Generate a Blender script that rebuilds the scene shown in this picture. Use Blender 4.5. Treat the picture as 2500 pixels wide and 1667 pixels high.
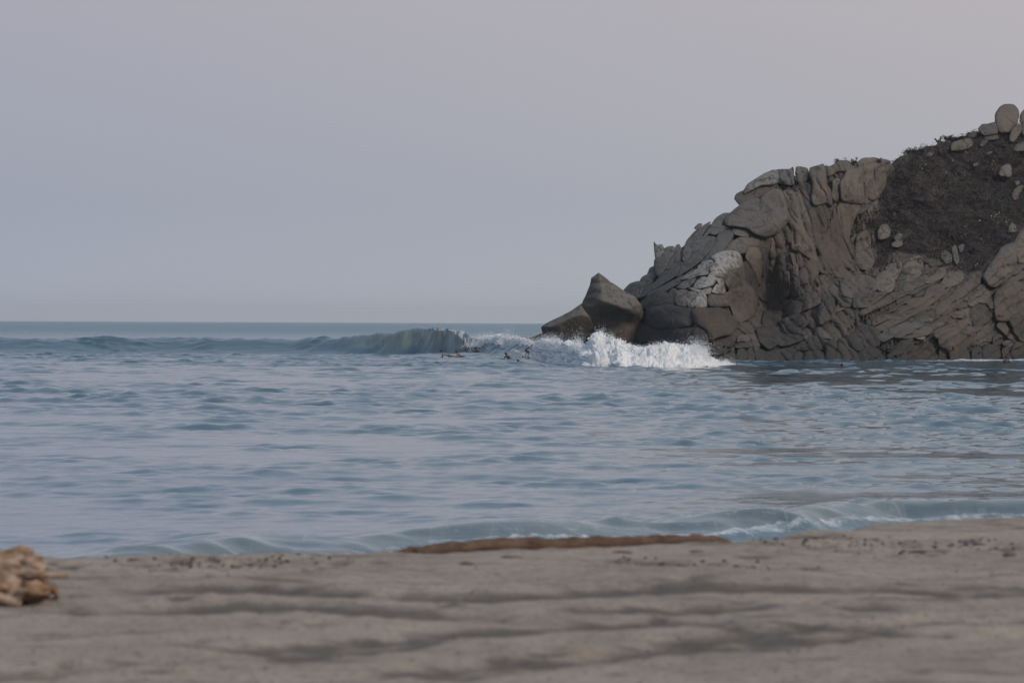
import bpy, math, random
import numpy as np
from mathutils import Matrix, Vector

random.seed(4)
RNG = np.random.default_rng(7)
for o in list(bpy.data.objects):
    bpy.data.objects.remove(o)
scene = bpy.context.scene
C = scene.collection

# ------------------------------------------------------------------ camera
CAM_H = 3.45
F_PX = 9375.0                       # focal length in photograph pixels (135 mm on a 36 mm sensor, 2500 px)
PITCH, ROLL = 47.6 / F_PX, 0.0045
cam_data = bpy.data.cameras.new('camera')
cam_data.lens = 135.0
cam_data.sensor_width = 36.0
cam_data.clip_start = 0.1
cam_data.clip_end = 60000.0
cam_data.dof.use_dof = True
cam_data.dof.focus_distance = 372.0
cam_data.dof.aperture_fstop = 4.8
cam = bpy.data.objects.new('camera', cam_data)
C.objects.link(cam)
CAM_R = Matrix.Rotation(math.pi / 2 - PITCH, 3, 'X') @ Matrix.Rotation(ROLL, 3, 'Z')
cam.matrix_world = Matrix.Translation((0, 0, CAM_H)) @ CAM_R.to_4x4()
scene.camera = cam
scene.render.resolution_x, scene.render.resolution_y = 1024, 682
RN = np.array(CAM_R)

# ------------------------------------------------------------------ world: hazy dusk sky
world = bpy.data.worlds.new('World')
scene.world = world
world.use_nodes = True
wt = world.node_tree
wt.nodes.clear()
wo = wt.nodes.new('ShaderNodeOutputWorld')
wb = wt.nodes.new('ShaderNodeBackground')
SUN_ELEV, SUN_AZ = math.radians(40), math.radians(126)     # azimuth from +Y (view axis) clockwise: behind and to the right
sky = wt.nodes.new('ShaderNodeTexSky')
sky.sky_type = 'NISHITA'
sky.sun_disc = False
sky.sun_elevation = SUN_ELEV
sky.sun_rotation = SUN_AZ
sky.dust_density = 4.0
tc = wt.nodes.new('ShaderNodeTexCoord')
sx = wt.nodes.new('ShaderNodeSeparateXYZ')
wt.links.new(tc.outputs['Generated'], sx.inputs[0])
def ramp(nt, stops, src):
    r = nt.nodes.new('ShaderNodeValToRGB')
    e = r.color_ramp.elements
    while len(e) < len(stops):
        e.new(0.5)
    for el, (p, c) in zip(e, stops):
        el.position = p
        el.color = tuple(c) + (1,) if len(c) == 3 else c
    nt.links.new(src, r.inputs[0])
    return r
elev = ramp(wt, [(0.0, (0.470, 0.490, 0.530)), (0.03, (0.416, 0.432, 0.482)), (0.085, (0.476, 0.454, 0.486)),
                 (0.15, (0.405, 0.445, 0.500)), (0.30, (0.385, 0.450, 0.515)), (1.0, (0.27, 0.38, 0.50))], sx.outputs['Z'])
azm = wt.nodes.new('ShaderNodeMapRange')
azm.interpolation_type = 'SMOOTHSTEP'
azm.inputs['From Min'].default_value = -0.35
azm.inputs['From Max'].default_value = 0.35
wt.links.new(sx.outputs['X'], azm.inputs['Value'])
azc = ramp(wt, [(0.0, (0.80, 0.86, 0.98)), (1.0, (1.13, 1.09, 1.04))], azm.outputs[0])
mul = wt.nodes.new('ShaderNodeMix'); mul.data_type = 'RGBA'; mul.blend_type = 'MULTIPLY'
mul.inputs['Factor'].default_value = 1.0
wt.links.new(elev.outputs[0], mul.inputs['A']); wt.links.new(azc.outputs[0], mul.inputs['B'])
skm = wt.nodes.new('ShaderNodeMix'); skm.data_type = 'RGBA'; skm.blend_type = 'MULTIPLY'
skm.inputs['Factor'].default_value = 1.0
skm.inputs['B'].default_value = (0.06, 0.06, 0.06, 1)      # the physical sky's strength
wt.links.new(sky.outputs[0], skm.inputs['A'])
mixw = wt.nodes.new('ShaderNodeMix'); mixw.data_type = 'RGBA'
mixw.inputs['Factor'].default_value = 0.08                  # mostly even high haze, a little clear sky through it
wt.links.new(mul.outputs['Result'], mixw.inputs['A']); wt.links.new(skm.outputs['Result'], mixw.inputs['B'])
wt.links.new(mixw.outputs['Result'], wb.inputs['Color'])
wt.links.new(wb.outputs[0], wo.inputs['Surface'])

sun_data = bpy.data.lights.new('sun', 'SUN')
sun_data.energy = 1.85
sun_data.angle = math.radians(16)
sun_data.color = (1.0, 0.86, 0.74)
sun = bpy.data.objects.new('sun', sun_data)
C.objects.link(sun)
sd = Vector((math.sin(SUN_AZ) * math.cos(SUN_ELEV), math.cos(SUN_AZ) * math.cos(SUN_ELEV), math.sin(SUN_ELEV)))
sun.rotation_euler = (-sd).to_track_quat('-Z', 'Y').to_euler()
sun.location = (60, -60, 60)
scene.view_settings.view_transform = 'Standard'
scene.view_settings.look = 'None'
scene.view_settings.exposure = 0.0
scene.view_settings.gamma = 1.0
scene.view_settings.use_curve_mapping = False

# ------------------------------------------------------------------ helpers
def W(px, py, D):
    """world point seen at photograph pixel (px, py) at distance D along the view axis"""
    px = np.asarray(px, float); py = np.asarray(py, float); D = np.asarray(D, float)
    d = np.stack(np.broadcast_arrays((px - 1250) / F_PX, -(py - 833.5) / F_PX, -np.ones_like(px * py * D)), -1) @ RN.T
    return d / d[..., 1:2] * D[..., None] + np.array([0, 0, CAM_H])

def fmesh(name, verts, faces, smooth=True):
    verts = np.ascontiguousarray(verts, np.float32).reshape(-1, 3)
    faces = np.ascontiguousarray(faces, np.int32)
    k = faces.shape[1]
    me = bpy.data.meshes.new(name)
    me.vertices.add(len(verts)); me.vertices.foreach_set('co', verts.ravel())
    me.loops.add(faces.size); me.loops.foreach_set('vertex_index', faces.ravel())
    me.polygons.add(len(faces))
    me.polygons.foreach_set('loop_start', np.arange(0, faces.size, k, dtype=np.int32))
    me.polygons.foreach_set('use_smooth', np.full(len(faces), smooth))
    me.update(calc_edges=True)
    me.validate()
    return me

def link(name, me, mat=None, parent=None, **props):
    o = bpy.data.objects.new(name, me)
    C.objects.link(o)
    if mat is not None and me is not None:
        me.materials.append(mat)
    if parent is not None:
        o.parent = parent
    for k, v in props.items():
        o[k] = v
    return o

def fattr(me, name, vals):
    a = me.attributes.new(name, 'FLOAT', 'POINT')
    a.data.foreach_set('value', np.ascontiguousarray(vals, np.float32).ravel())

def cattr(me, name, vals):
    a = me.attributes.new(name, 'FLOAT_COLOR', 'POINT')
    v = np.ones((len(vals), 4), np.float32); v[:, :3] = vals
    a.data.foreach_set('color', v.ravel())

def grid_faces(nr, nc, wrap=False):
    r = np.arange(nr - 1)[:, None]
    c = np.arange(nc if wrap else nc - 1)[None, :]
    a = r * nc + c; b = r * nc + (c + 1) % nc
    return np.stack([a, b, b + nc, a + nc], -1).reshape(-1, 4)

def _h(ix, iy, iz, seed):
    n = (ix * 374761393 + iy * 668265263 + iz * 2147483647 + seed * 1274126177) & 0xFFFFFFFF
    n = ((n ^ (n >> 13)) * 1274126177) & 0xFFFFFFFF
    n = ((n ^ (n >> 16)) * 2246822519) & 0xFFFFFFFF
    return ((n ^ (n >> 15)) & 0xFFFFFF) / float(0xFFFFFF)

def vnoise(p, seed=0):
    p = np.asarray(p, float)
    i = np.floor(p).astype(np.int64); f = p - i
    f = f * f * f * (f * (f * 6 - 15) + 10)
    out = 0
    for dx in (0, 1):
        for dy in (0, 1):
            for dz in (0, 1):
                w = (f[..., 0] if dx else 1 - f[..., 0]) * (f[..., 1] if dy else 1 - f[..., 1]) * (f[..., 2] if dz else 1 - f[..., 2])
                out = out + w * _h(i[..., 0] + dx, i[..., 1] + dy, i[..., 2] + dz, seed)
    return out * 2 - 1

def fbm(p, octaves=4, seed=0, gain=0.5):
    p = np.asarray(p, float)
    a, out = 1.0, 0
    for k in range(octaves):
        out = out + a * vnoise(p * 2.03 ** k + 17.3 * k, seed + k)
        a *= gain
    return out

def worley(p, seed=0):
    """F1, F2 and a random number of the nearest cell"""
    p = np.asarray(p, float)
    i = np.floor(p).astype(np.int64)
    f1 = np.full(p.shape[:-1], 9.0); f2 = f1.copy(); rid = f1.copy()
    for dx in (-1, 0, 1):
        for dy in (-1, 0, 1):
            for dz in (-1, 0, 1):
                c = i + np.array([dx, dy, dz])
                q = np.stack([c[..., k] + _h(c[..., 0], c[..., 1], c[..., 2], seed + 11 * k) for k in range(3)], -1)
                d = np.sqrt(((q - p) ** 2).sum(-1))
                near = d < f1
                f2 = np.where(near, f1, np.minimum(f2, d))
                rid = np.where(near, _h(c[..., 0], c[..., 1], c[..., 2], seed + 77), rid)
                f1 = np.where(near, d, f1)
    return f1, f2, rid

def sstep(a, b, x):
    t = np.clip((np.asarray(x, float) - a) / (b - a), 0, 1)
    return t * t * (3 - 2 * t)

def interp(x, pts):
    pts = np.array(pts, float)
    return np.interp(x, pts[:, 0], pts[:, 1])

def sinterp(x, pts):
    """smooth (cosine-eased) interpolation"""
    pts = np.array(pts, float)
    x = np.clip(np.asarray(x, float), pts[0, 0], pts[-1, 0])
    k = np.clip(np.searchsorted(pts[:, 0], x, side='right') - 1, 0, len(pts) - 2)
    t = (x - pts[k, 0]) / (pts[k + 1, 0] - pts[k, 0])
    t = t * t * (3 - 2 * t)
    return pts[k, 1] * (1 - t) + pts[k + 1, 1] * t

def inpoly(px, py, poly):
    inside = np.zeros(np.shape(px), bool)
    n = len(poly)
    for a in range(n):
        x0, y0 = poly[a]; x1, y1 = poly[(a + 1) % n]
        if y0 == y1:
            continue
        c = ((y0 > py) != (y1 > py)) & (px < (x1 - x0) * (py - y0) / (y1 - y0) + x0)
        inside ^= c
    return inside

# ------------------------------------------------------------------ materials
class NT:
    """small wrapper to write node trees briefly"""
    def __init__(s, name):
        s.m = bpy.data.materials.new(name); s.m.use_nodes = True
        s.t = s.m.node_tree; s.t.nodes.clear()
        s.out = s.t.nodes.new('ShaderNodeOutputMaterial')
    def n(s, kind, ins=None, **props):
        nd = s.t.nodes.new('ShaderNode' + kind)
        for k, v in props.items():
            setattr(nd, k, v)
        for k, v in (ins or {}).items():
            s.set(nd.inputs[k], v)
        return nd
    def set(s, sock, v):
        if isinstance(v, bpy.types.NodeSocket):
            s.t.links.new(v, sock)
        elif isinstance(v, bpy.types.Node):
            s.t.links.new(v.outputs[0], sock)
        else:
            if hasattr(sock.default_value, '__len__') and not hasattr(v, '__len__'):
                v = (v,) * len(sock.default_value)
            if hasattr(sock.default_value, '__len__') and len(v) == 3 and len(sock.default_value) == 4:
                v = tuple(v) + (1,)
            sock.default_value = v
    def math(s, op, a, b=0.0, clamp=False):
        return s.n('Math', {0: a, 1: b}, operation=op, use_clamp=clamp).outputs[0]
    def mix(s, f, a, b, blend='MIX'):
        nd = s.t.nodes.new('ShaderNodeMix'); nd.data_type = 'RGBA'; nd.blend_type = blend
        s.set(nd.inputs['Factor'], f); s.set(nd.inputs['A'], a); s.set(nd.inputs['B'], b)
        return nd.outputs['Result']
    def ss(s, v, a, b, lo=0.0, hi=1.0):
        nd = s.n('MapRange', {'Value': v, 'From Min': a, 'From Max': b, 'To Min': lo, 'To Max': hi}, interpolation_type='SMOOTHSTEP')
        return nd.outputs[0]
    def attr(s, name, kind='GEOMETRY'):
        return s.n('Attribute', attribute_name=name, attribute_type=kind)
    def coord(s, scale=(1, 1, 1), rot=(0, 0, 0), world_space=True):
        src = s.n('NewGeometry').outputs['Position'] if world_space else s.n('TexCoord').outputs['Object']
        return s.n('Mapping', {'Vector': src, 'Scale': scale, 'Rotation': rot}).outputs[0]
    def noise(s, vec, scale, detail=4.0, rough=0.55, out=0, dist=0.0):
        return s.n('TexNoise', {'Vector': vec, 'Scale': scale, 'Detail': detail, 'Roughness': rough, 'Distortion': dist}).outputs[out]
    def done(s, shader):
        s.t.links.new(shader.outputs[0] if isinstance(shader, bpy.types.Node) else shader, s.out.inputs['Surface'])
        return s.m

def rock_nodes(s, tint, pale, fine=1.0, cracks=1.0):
    v = s.coord()
    n1 = s.noise(v, 0.35, 5, 0.6)
    n2 = s.noise(v, 2.2, 6, 0.65)
    st = s.noise(s.coord((3.2, 3.2, 0.28)), 1.0, 4, 0.6)
    col = s.mix(s.ss(n1, 0.35, 0.65), (0.100, 0.086, 0.074), (0.066, 0.060, 0.056))
    col = s.mix(s.ss(n2, 0.42, 0.75, 0, 0.55), col, (0.125, 0.108, 0.088))
    col = s.mix(s.ss(st, 0.52, 0.74, 0, 0.5), col, (0.050, 0.048, 0.048))     # dark water streaks
    col = s.mix(s.ss(s.noise(v, 0.8, 3, 0.5), 0.58, 0.72, 0, 0.4), col, (0.115, 0.082, 0.062))   # iron stain
    col = s.mix(1.0, col, tint, 'MULTIPLY')
    nz = s.n('SeparateXYZ', {0: s.n('NewGeometry').outputs['Normal']}).outputs['Z']
    top = s.math('MULTIPLY', s.ss(nz, 0.15, 0.8), s.ss(st, 0.30, 0.55))
    top = s.math('MULTIPLY', top, s.ss(s.noise(v, 0.7, 3), 0.2, 0.5))
    col = s.mix(s.math('MULTIPLY', top, pale), col, (0.30, 0.295, 0.28))        # bleached, bird-limed crowns
    wv = s.n('VectorMath', {0: s.coord((0.30, 0.30, 0.17)), 1: s.n('VectorMath', {0: s.noise(v, 0.9, 4, 0.6, out=1), 'Scale': 0.45}, operation='SCALE').outputs[0]}, operation='ADD').outputs[0]
    vo = s.n('TexVoronoi', {'Vector': wv, 'Scale': 1.0, 'Randomness': 1.0}, feature='DISTANCE_TO_EDGE').outputs[0]
    crack = s.ss(vo, 0.012, 0.04, 0.0, 1.0)
    crack = s.math('MAXIMUM', crack, s.ss(s.noise(v, 0.4, 2), 0.46, 0.54))
    crack = s.math('MAXIMUM', crack, s.math('SUBTRACT', 1.0, cracks))
    hgt = s.math('ADD', s.math('MULTIPLY', n2, 0.22), s.math('MULTIPLY', crack, 0.12))
    hgt = s.math('ADD', hgt, s.math('MULTIPLY', s.noise(v, 9.0, 4, 0.65), 0.03))
    bump = s.n('Bump', {'Height': hgt, 'Strength': 0.75 * fine, 'Distance': 1.0})
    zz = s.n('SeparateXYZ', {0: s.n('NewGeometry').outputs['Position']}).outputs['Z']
    tide_shade = s.ss(s.math('ADD', zz, s.math('MULTIPLY', s.math('SUBTRACT', s.noise(v, 0.45, 5, 0.65), 0.5), 4.0)), 1.0, 2.2, 0.62, 0.0)
    col = s.mix(tide_shade, col, (0.030, 0.030, 0.029))                               # black algae and wet rock below the splash line, plus painted shade of the cliff foot
    col = s.mix(s.ss(crack, 0.0, 1.0, 0.45, 0.0), col, (0.035, 0.033, 0.033))
    return col, bump

def make_rock():
    s = NT('weathered_granite')
    oi = s.n('ObjectInfo')
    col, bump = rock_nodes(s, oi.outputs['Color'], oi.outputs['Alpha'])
    return s.done(s.n('BsdfPrincipled', {'Base Color': col, 'Roughness': 0.82, 'Normal': bump, 'Specular IOR Level': 0.3}))

def make_headland():
    s = NT('headland_rock_and_soil')
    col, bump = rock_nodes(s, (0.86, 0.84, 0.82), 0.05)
    v = s.coord()
    so = s.mix(s.ss(s.noise(v, 0.22, 4), 0.4, 0.62), (0.036, 0.032, 0.036), (0.058, 0.046, 0.046))
    so = s.mix(s.ss(s.noise(v, 0.9, 5), 0.5, 0.7, 0, 0.8), so, (0.040, 0.043, 0.034))
    f = s.attr('scrub').outputs['Fac']
    f = s.ss(s.math('ADD', f, s.math('MULTIPLY', s.math('SUBTRACT', s.noise(v, 0.8, 6, 0.7), 0.5), 1.6)), 0.3, 0.7)
    return s.done(s.n('BsdfPrincipled', {'Base Color': s.mix(f, col, so), 'Roughness': 0.9, 'Normal': bump, 'Specular IOR Level': 0.2}))

def make_water():
    s = NT('sea_water')
    v = s.coord()
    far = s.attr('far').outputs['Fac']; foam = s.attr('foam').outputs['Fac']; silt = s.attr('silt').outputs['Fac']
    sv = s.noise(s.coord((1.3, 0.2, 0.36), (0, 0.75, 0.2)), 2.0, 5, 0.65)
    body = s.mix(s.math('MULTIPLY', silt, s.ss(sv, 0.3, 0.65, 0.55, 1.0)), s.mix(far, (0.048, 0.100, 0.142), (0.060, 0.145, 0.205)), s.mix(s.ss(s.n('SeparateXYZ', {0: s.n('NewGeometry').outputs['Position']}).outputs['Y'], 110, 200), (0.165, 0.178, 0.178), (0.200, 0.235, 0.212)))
    rip = s.noise(s.coord((1.0, 1.9, 1.0)), 3.4, 3, 0.55)
    rip2 = s.math('ADD', s.math('MULTIPLY', s.noise(s.coord((0.05, 0.12, 0.1)), 1.0, 5, 0.7), 1.0), s.math('MULTIPLY', s.noise(s.coord((0.22, 0.5, 0.1)), 1.0, 4, 0.6), 0.35))
    strk = s.noise(s.coord((1.5, 0.2, 0.42), (0, 0.75, 0.2)), 2.0, 5, 0.65)
    rip = s.math('ADD', rip, s.math('MULTIPLY', s.math('MULTIPLY', strk, silt), 1.3))
    h = s.math('ADD', s.math('MULTIPLY', rip, 0.010), s.math('MULTIPLY', s.math('MULTIPLY', rip2, far), 1.2))
    bump = s.n('Bump', {'Height': h, 'Strength': 1.0, 'Distance': 1.0})
    rough = s.math('ADD', 0.05, s.math('MULTIPLY', far, 0.24))
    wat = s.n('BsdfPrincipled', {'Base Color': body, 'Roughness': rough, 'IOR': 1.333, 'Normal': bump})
    lace = s.noise(s.coord((1.2, 0.9, 1.6), (0, 0, 0.3)), 1.7, 6, 0.72, dist=0.6)
    fine = s.noise(s.coord((3.0, 2.4, 3.4)), 2.2, 5, 0.7)
    lace = s.math('ADD', s.math('MULTIPLY', lace, 0.6), s.math('MULTIPLY', fine, 0.4))
    f = s.ss(s.math('ADD', foam, s.math('MULTIPLY', s.math('SUBTRACT', lace, 0.5), 2.0)), 0.40, 1.15)
    f = s.math('MULTIPLY', f, s.ss(foam, 0.02, 0.2))
    f = s.math('MAXIMUM', f, s.math('MULTIPLY', s.ss(strk, 0.56, 0.72, 0.0, 0.32), s.ss(silt, 0.4, 0.9)))
    wh = s.n('BsdfPrincipled', {'Base Color': (0.70, 0.73, 0.76), 'Roughness': 0.9, 'Normal': bump})
    return s.done(s.n('MixShader', {0: f, 1: wat, 2: wh}))

def make_foam():
    s = NT('whitewater_foam')
    n = s.noise(s.coord(), 2.4, 5, 0.6)
    bump = s.n('Bump', {'Height': n, 'Strength': 0.35, 'Distance': 0.4})
    col = (0.93, 0.94, 0.95)
    d = s.n('BsdfPrincipled', {'Base Color': col, 'Roughness': 1.0, 'Normal': bump, 'Specular IOR Level': 0.1})
    t = s.n('BsdfTranslucent', {'Color': col})
    return s.done(s.n('MixShader', {0: 0.25, 1: d, 2: t}))

def make_sand():
    s = NT('beach_sand')
    v = s.coord()
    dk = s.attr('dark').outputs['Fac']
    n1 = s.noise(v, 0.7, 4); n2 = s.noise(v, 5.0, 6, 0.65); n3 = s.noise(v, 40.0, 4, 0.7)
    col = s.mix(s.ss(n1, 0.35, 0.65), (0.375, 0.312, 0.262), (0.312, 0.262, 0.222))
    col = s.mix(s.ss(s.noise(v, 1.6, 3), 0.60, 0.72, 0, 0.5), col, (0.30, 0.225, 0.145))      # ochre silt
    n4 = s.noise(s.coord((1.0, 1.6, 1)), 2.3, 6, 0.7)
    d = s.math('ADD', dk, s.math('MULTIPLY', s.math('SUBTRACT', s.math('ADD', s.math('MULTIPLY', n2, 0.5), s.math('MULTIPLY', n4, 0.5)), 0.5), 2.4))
    col = s.mix(s.ss(d, 0.10, 1.0, 0, 0.85), col, (0.096, 0.085, 0.078))                     # darker in hollows, dents and noise patches
    n6 = s.noise(s.coord((0.45, 2.6, 1)), 2.0, 6, 0.7)
    col = s.mix(s.ss(n6, 0.52, 0.68, 0, 0.75), col, (0.105, 0.094, 0.082))
    col = s.mix(s.ss(n3, 0.48, 0.68, 0, 0.55), col, (0.12, 0.105, 0.09))
    n5 = s.noise(v, 16.0, 3, 0.6)
    col = s.mix(s.ss(n5, 0.56, 0.68, 0, 0.5), col, (0.11, 0.10, 0.088))
    h = s.math('ADD', s.math('MULTIPLY', n2, 0.03), s.math('MULTIPLY', n3, 0.012))
    bump = s.n('Bump', {'Height': h, 'Strength': 0.8, 'Distance': 1.0})
    return s.done(s.n('BsdfPrincipled', {'Base Color': col, 'Roughness': 0.95, 'Normal': bump, 'Specular IOR Level': 0.15}))

def make_wood(name, a, b, c):
    s = NT(name)
    v = s.coord((1, 1, 1), world_space=False)
    g = s.noise(s.coord((2.0, 14, 14), world_space=False), 1.5, 5, 0.65)
    n = s.noise(v, 7, 5, 0.65)
    col = s.mix(s.ss(n, 0.38, 0.62), a, b)
    col = s.mix(s.ss(g, 0.5, 0.68, 0, 0.75), col, c)
    bump = s.n('Bump', {'Height': s.math('ADD', s.math('MULTIPLY', g, 0.012), s.math('MULTIPLY', n, 0.02)), 'Strength': 1.0, 'Distance': 1.0})
    return s.done(s.n('BsdfPrincipled', {'Base Color': col, 'Roughness': 0.85, 'Normal': bump, 'Specular IOR Level': 0.25}))

def make_plain(name, col, rough=0.7, var=0.25, scale=8.0, spec=0.4):
    s = NT(name)
    n = s.noise(s.coord(world_space=False), scale, 3)
    dark = tuple(x * (1 - var) for x in col)
    c = s.mix(s.ss(n, 0.35, 0.65), col, dark)
    return s.done(s.n('BsdfPrincipled', {'Base Color': c, 'Roughness': rough, 'Specular IOR Level': spec}))

def make_leaf():
    s = NT('dry_scrub_leaf')
    col = s.attr('tint').outputs['Color']
    return s.done(s.n('BsdfPrincipled', {'Base Color': col, 'Roughness': 0.8, 'Specular IOR Level': 0.2}))

M = dict(rock=make_rock(), headland=make_headland(), water=make_water(), foam=make_foam(), sand=make_sand(), leaf=make_leaf(),
         log=make_wood('driftwood_log_wood', (0.145, 0.092, 0.065), (0.095, 0.060, 0.044), (0.030, 0.022, 0.019)),
         stump=make_wood('driftwood_stump_wood', (0.42, 0.315, 0.245), (0.25, 0.150, 0.085), (0.085, 0.046, 0.026)),
         skin_backlit=make_plain('backlit_skin', (0.085, 0.044, 0.032), 0.5), skin=make_plain('tanned_skin', (0.17, 0.080, 0.055), 0.5), skin_red=make_plain('sunburnt_skin', (0.30, 0.125, 0.095), 0.5),  # first skin is the rider's: backlit shade put into a darker colour
         hair=make_plain('black_hair', (0.012, 0.011, 0.012), 0.4), shorts=make_plain('dark_boardshorts', (0.045, 0.045, 0.05), 0.8),
         grey=make_plain('grey_rash_shirt', (0.22, 0.25, 0.28), 0.8), black=make_plain('black_rash_shirt', (0.03, 0.034, 0.042), 0.6),
         board=make_plain('white_board', (0.72, 0.73, 0.74), 0.25, 0.05), fin=make_plain('dark_fin', (0.03, 0.03, 0.035), 0.4),
         cactus=make_plain('cactus_green', (0.045, 0.06, 0.032), 0.7, 0.4), bark=make_plain('dark_stem', (0.05, 0.038, 0.03), 0.9))

# ------------------------------------------------------------------ headland: depth of the rock face
CTRL = np.array([
    (1300, 890, 352), (1500, 890, 350), (1600, 890, 346), (1760, 887, 339), (1900, 886, 343), (2050, 885, 347), (2250, 884, 352),
    (2450, 882, 366), (2700, 880, 378), (2950, 880, 386), (1560, 720, 352), (1600, 620, 356), (1640, 760, 345), (1750, 740, 346),
    (1800, 650, 351), (1700, 560, 358), (1750, 480, 364), (1800, 430, 366), (1880, 440, 368), (1800, 820, 343), (1860, 760, 361),
    (1880, 690, 363), (1940, 560, 361), (1930, 700, 355), (2000, 480, 366), (2000, 620, 362), (2080, 440, 370), (2050, 580, 366),
    (2000, 760, 352), (2060, 400, 372), (1900, 400, 369), (2090, 620, 371), (2120, 700, 360), (2200, 820, 352), (2300, 760, 358),
    (2300, 680, 366), (2200, 560, 374), (2150, 460, 380), (2250, 400, 387), (2350, 340, 394), (2480, 260, 402), (2480, 500, 385),
    (2400, 620, 374), (2480, 600, 377), (2480, 760, 370), (2700, 300, 405), (2700, 600, 386), (2950, 200, 415), (2950, 600, 392),
    (1350, 720, 352), (1250, 850, 352), (1450, 780, 351)], float)
_cx = CTRL[:, :2] / 500.0
def _tk(d2):
    return 0.5 * d2 * np.log(d2 + 1e-9)
_n = len(CTRL)
_K = _tk(((_cx[:, None] - _cx[None]) ** 2).sum(-1)) + 0.02 * np.eye(_n)
_P = np.hstack([np.ones((_n, 1)), _cx])
_A = np.zeros((_n + 3, _n + 3)); _A[:_n, :_n] = _K; _A[:_n, _n:] = _P; _A[_n:, :_n] = _P.T
_w = np.linalg.solve(_A, np.concatenate([CTRL[:, 2], np.zeros(3)]))
def DS(px, py):
    q = np.stack(np.broadcast_arrays(np.asarray(px, float), np.asarray(py, float)), -1)
    sh = q.shape[:-1]; q = q.reshape(-1, 2) / 500.0
    K = _tk(((q[:, None] - _cx[None]) ** 2).sum(-1))
    return (K @ _w[:_n] + _w[_n] + q @ _w[_n + 1:]).reshape(sh)

SCRUB = [(2200, 384), (2172, 432), (2148, 475), (2136, 503), (2117, 546), (2120, 565), (2141, 590), (2130, 632), (2160, 640),
         (2205, 622), (2255, 632), (2302, 648), (2354, 665), (2387, 658), (2425, 618), (2481, 587), (2520, 560), (2700, 490),
         (2960, 430), (2960, 60), (2200, 60)]
RIDGE = [(1495, 845), (1530, 745), (1560, 720), (1590, 692), (1605, 640), (1650, 622), (1675, 600), (1700, 575), (1730, 552), (1790, 520),
         (1830, 482), (1895, 446), (1905, 432), (1950, 428), (1985, 420), (2020, 408), (2055, 400), (2085, 416), (2102, 402),
         (2150, 396), (2165, 403), (2183, 401), (2196, 392), (2210, 379), (2232, 370), (2256, 362), (2288, 354), (2310, 345),
         (2328, 339), (2361, 331), (2391, 326), (2430, 318), (2500, 300), (2600, 272), (2750, 240), (2960, 210)]

def relief(p, px):
    """joints that run through the whole cliff: upright flutes in the columned part, dipping strata on the right flank (metres outward)"""
    wq = vnoise(p * 0.55, 101) + 0.5 * vnoise(p * 1.3, 102)
    col = sstep(1840, 1890, px) * (1 - sstep(2110, 2170, px))
    u = (p[..., 0] + 0.35 * p[..., 1]) / 1.05 + 0.55 * vnoise(p * np.array([.5, .5, .13]), 103) + 0.12 * wq
    s = u - np.floor(u)
    fl = np.sin(math.pi * s) ** 0.45 - 0.75 + (_h(np.floor(u).astype(np.int64), 0 * s.astype(np.int64), 0 * s.astype(np.int64), 5) - .5) * .7
    dip = sstep(2060, 2160, px)
    w = (-p[..., 0] * 0.5 + p[..., 2] * 0.866) / 0.85 + 0.35 * wq
    s2 = w - np.floor(w)
    st = 0.6 - s2 - 0.5 * np.exp(-(s2 / 0.10) ** 2) + (_h(np.floor(w).astype(np.int64), 0 * s.astype(np.int64), 0 * s.astype(np.int64), 9) - .5) * .8
    bl = 1 - np.maximum(col, dip)
    f1, f2, rid = worley(p * 0.33 + 0.2 * wq[..., None], 61)
    ge = (rid - .5) * .4 - .3 * (1 - sstep(0, .10, f2 - f1))
    return 0.52 * fl * col + 0.58 * st * dip + 0.7 * ge * bl

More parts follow.
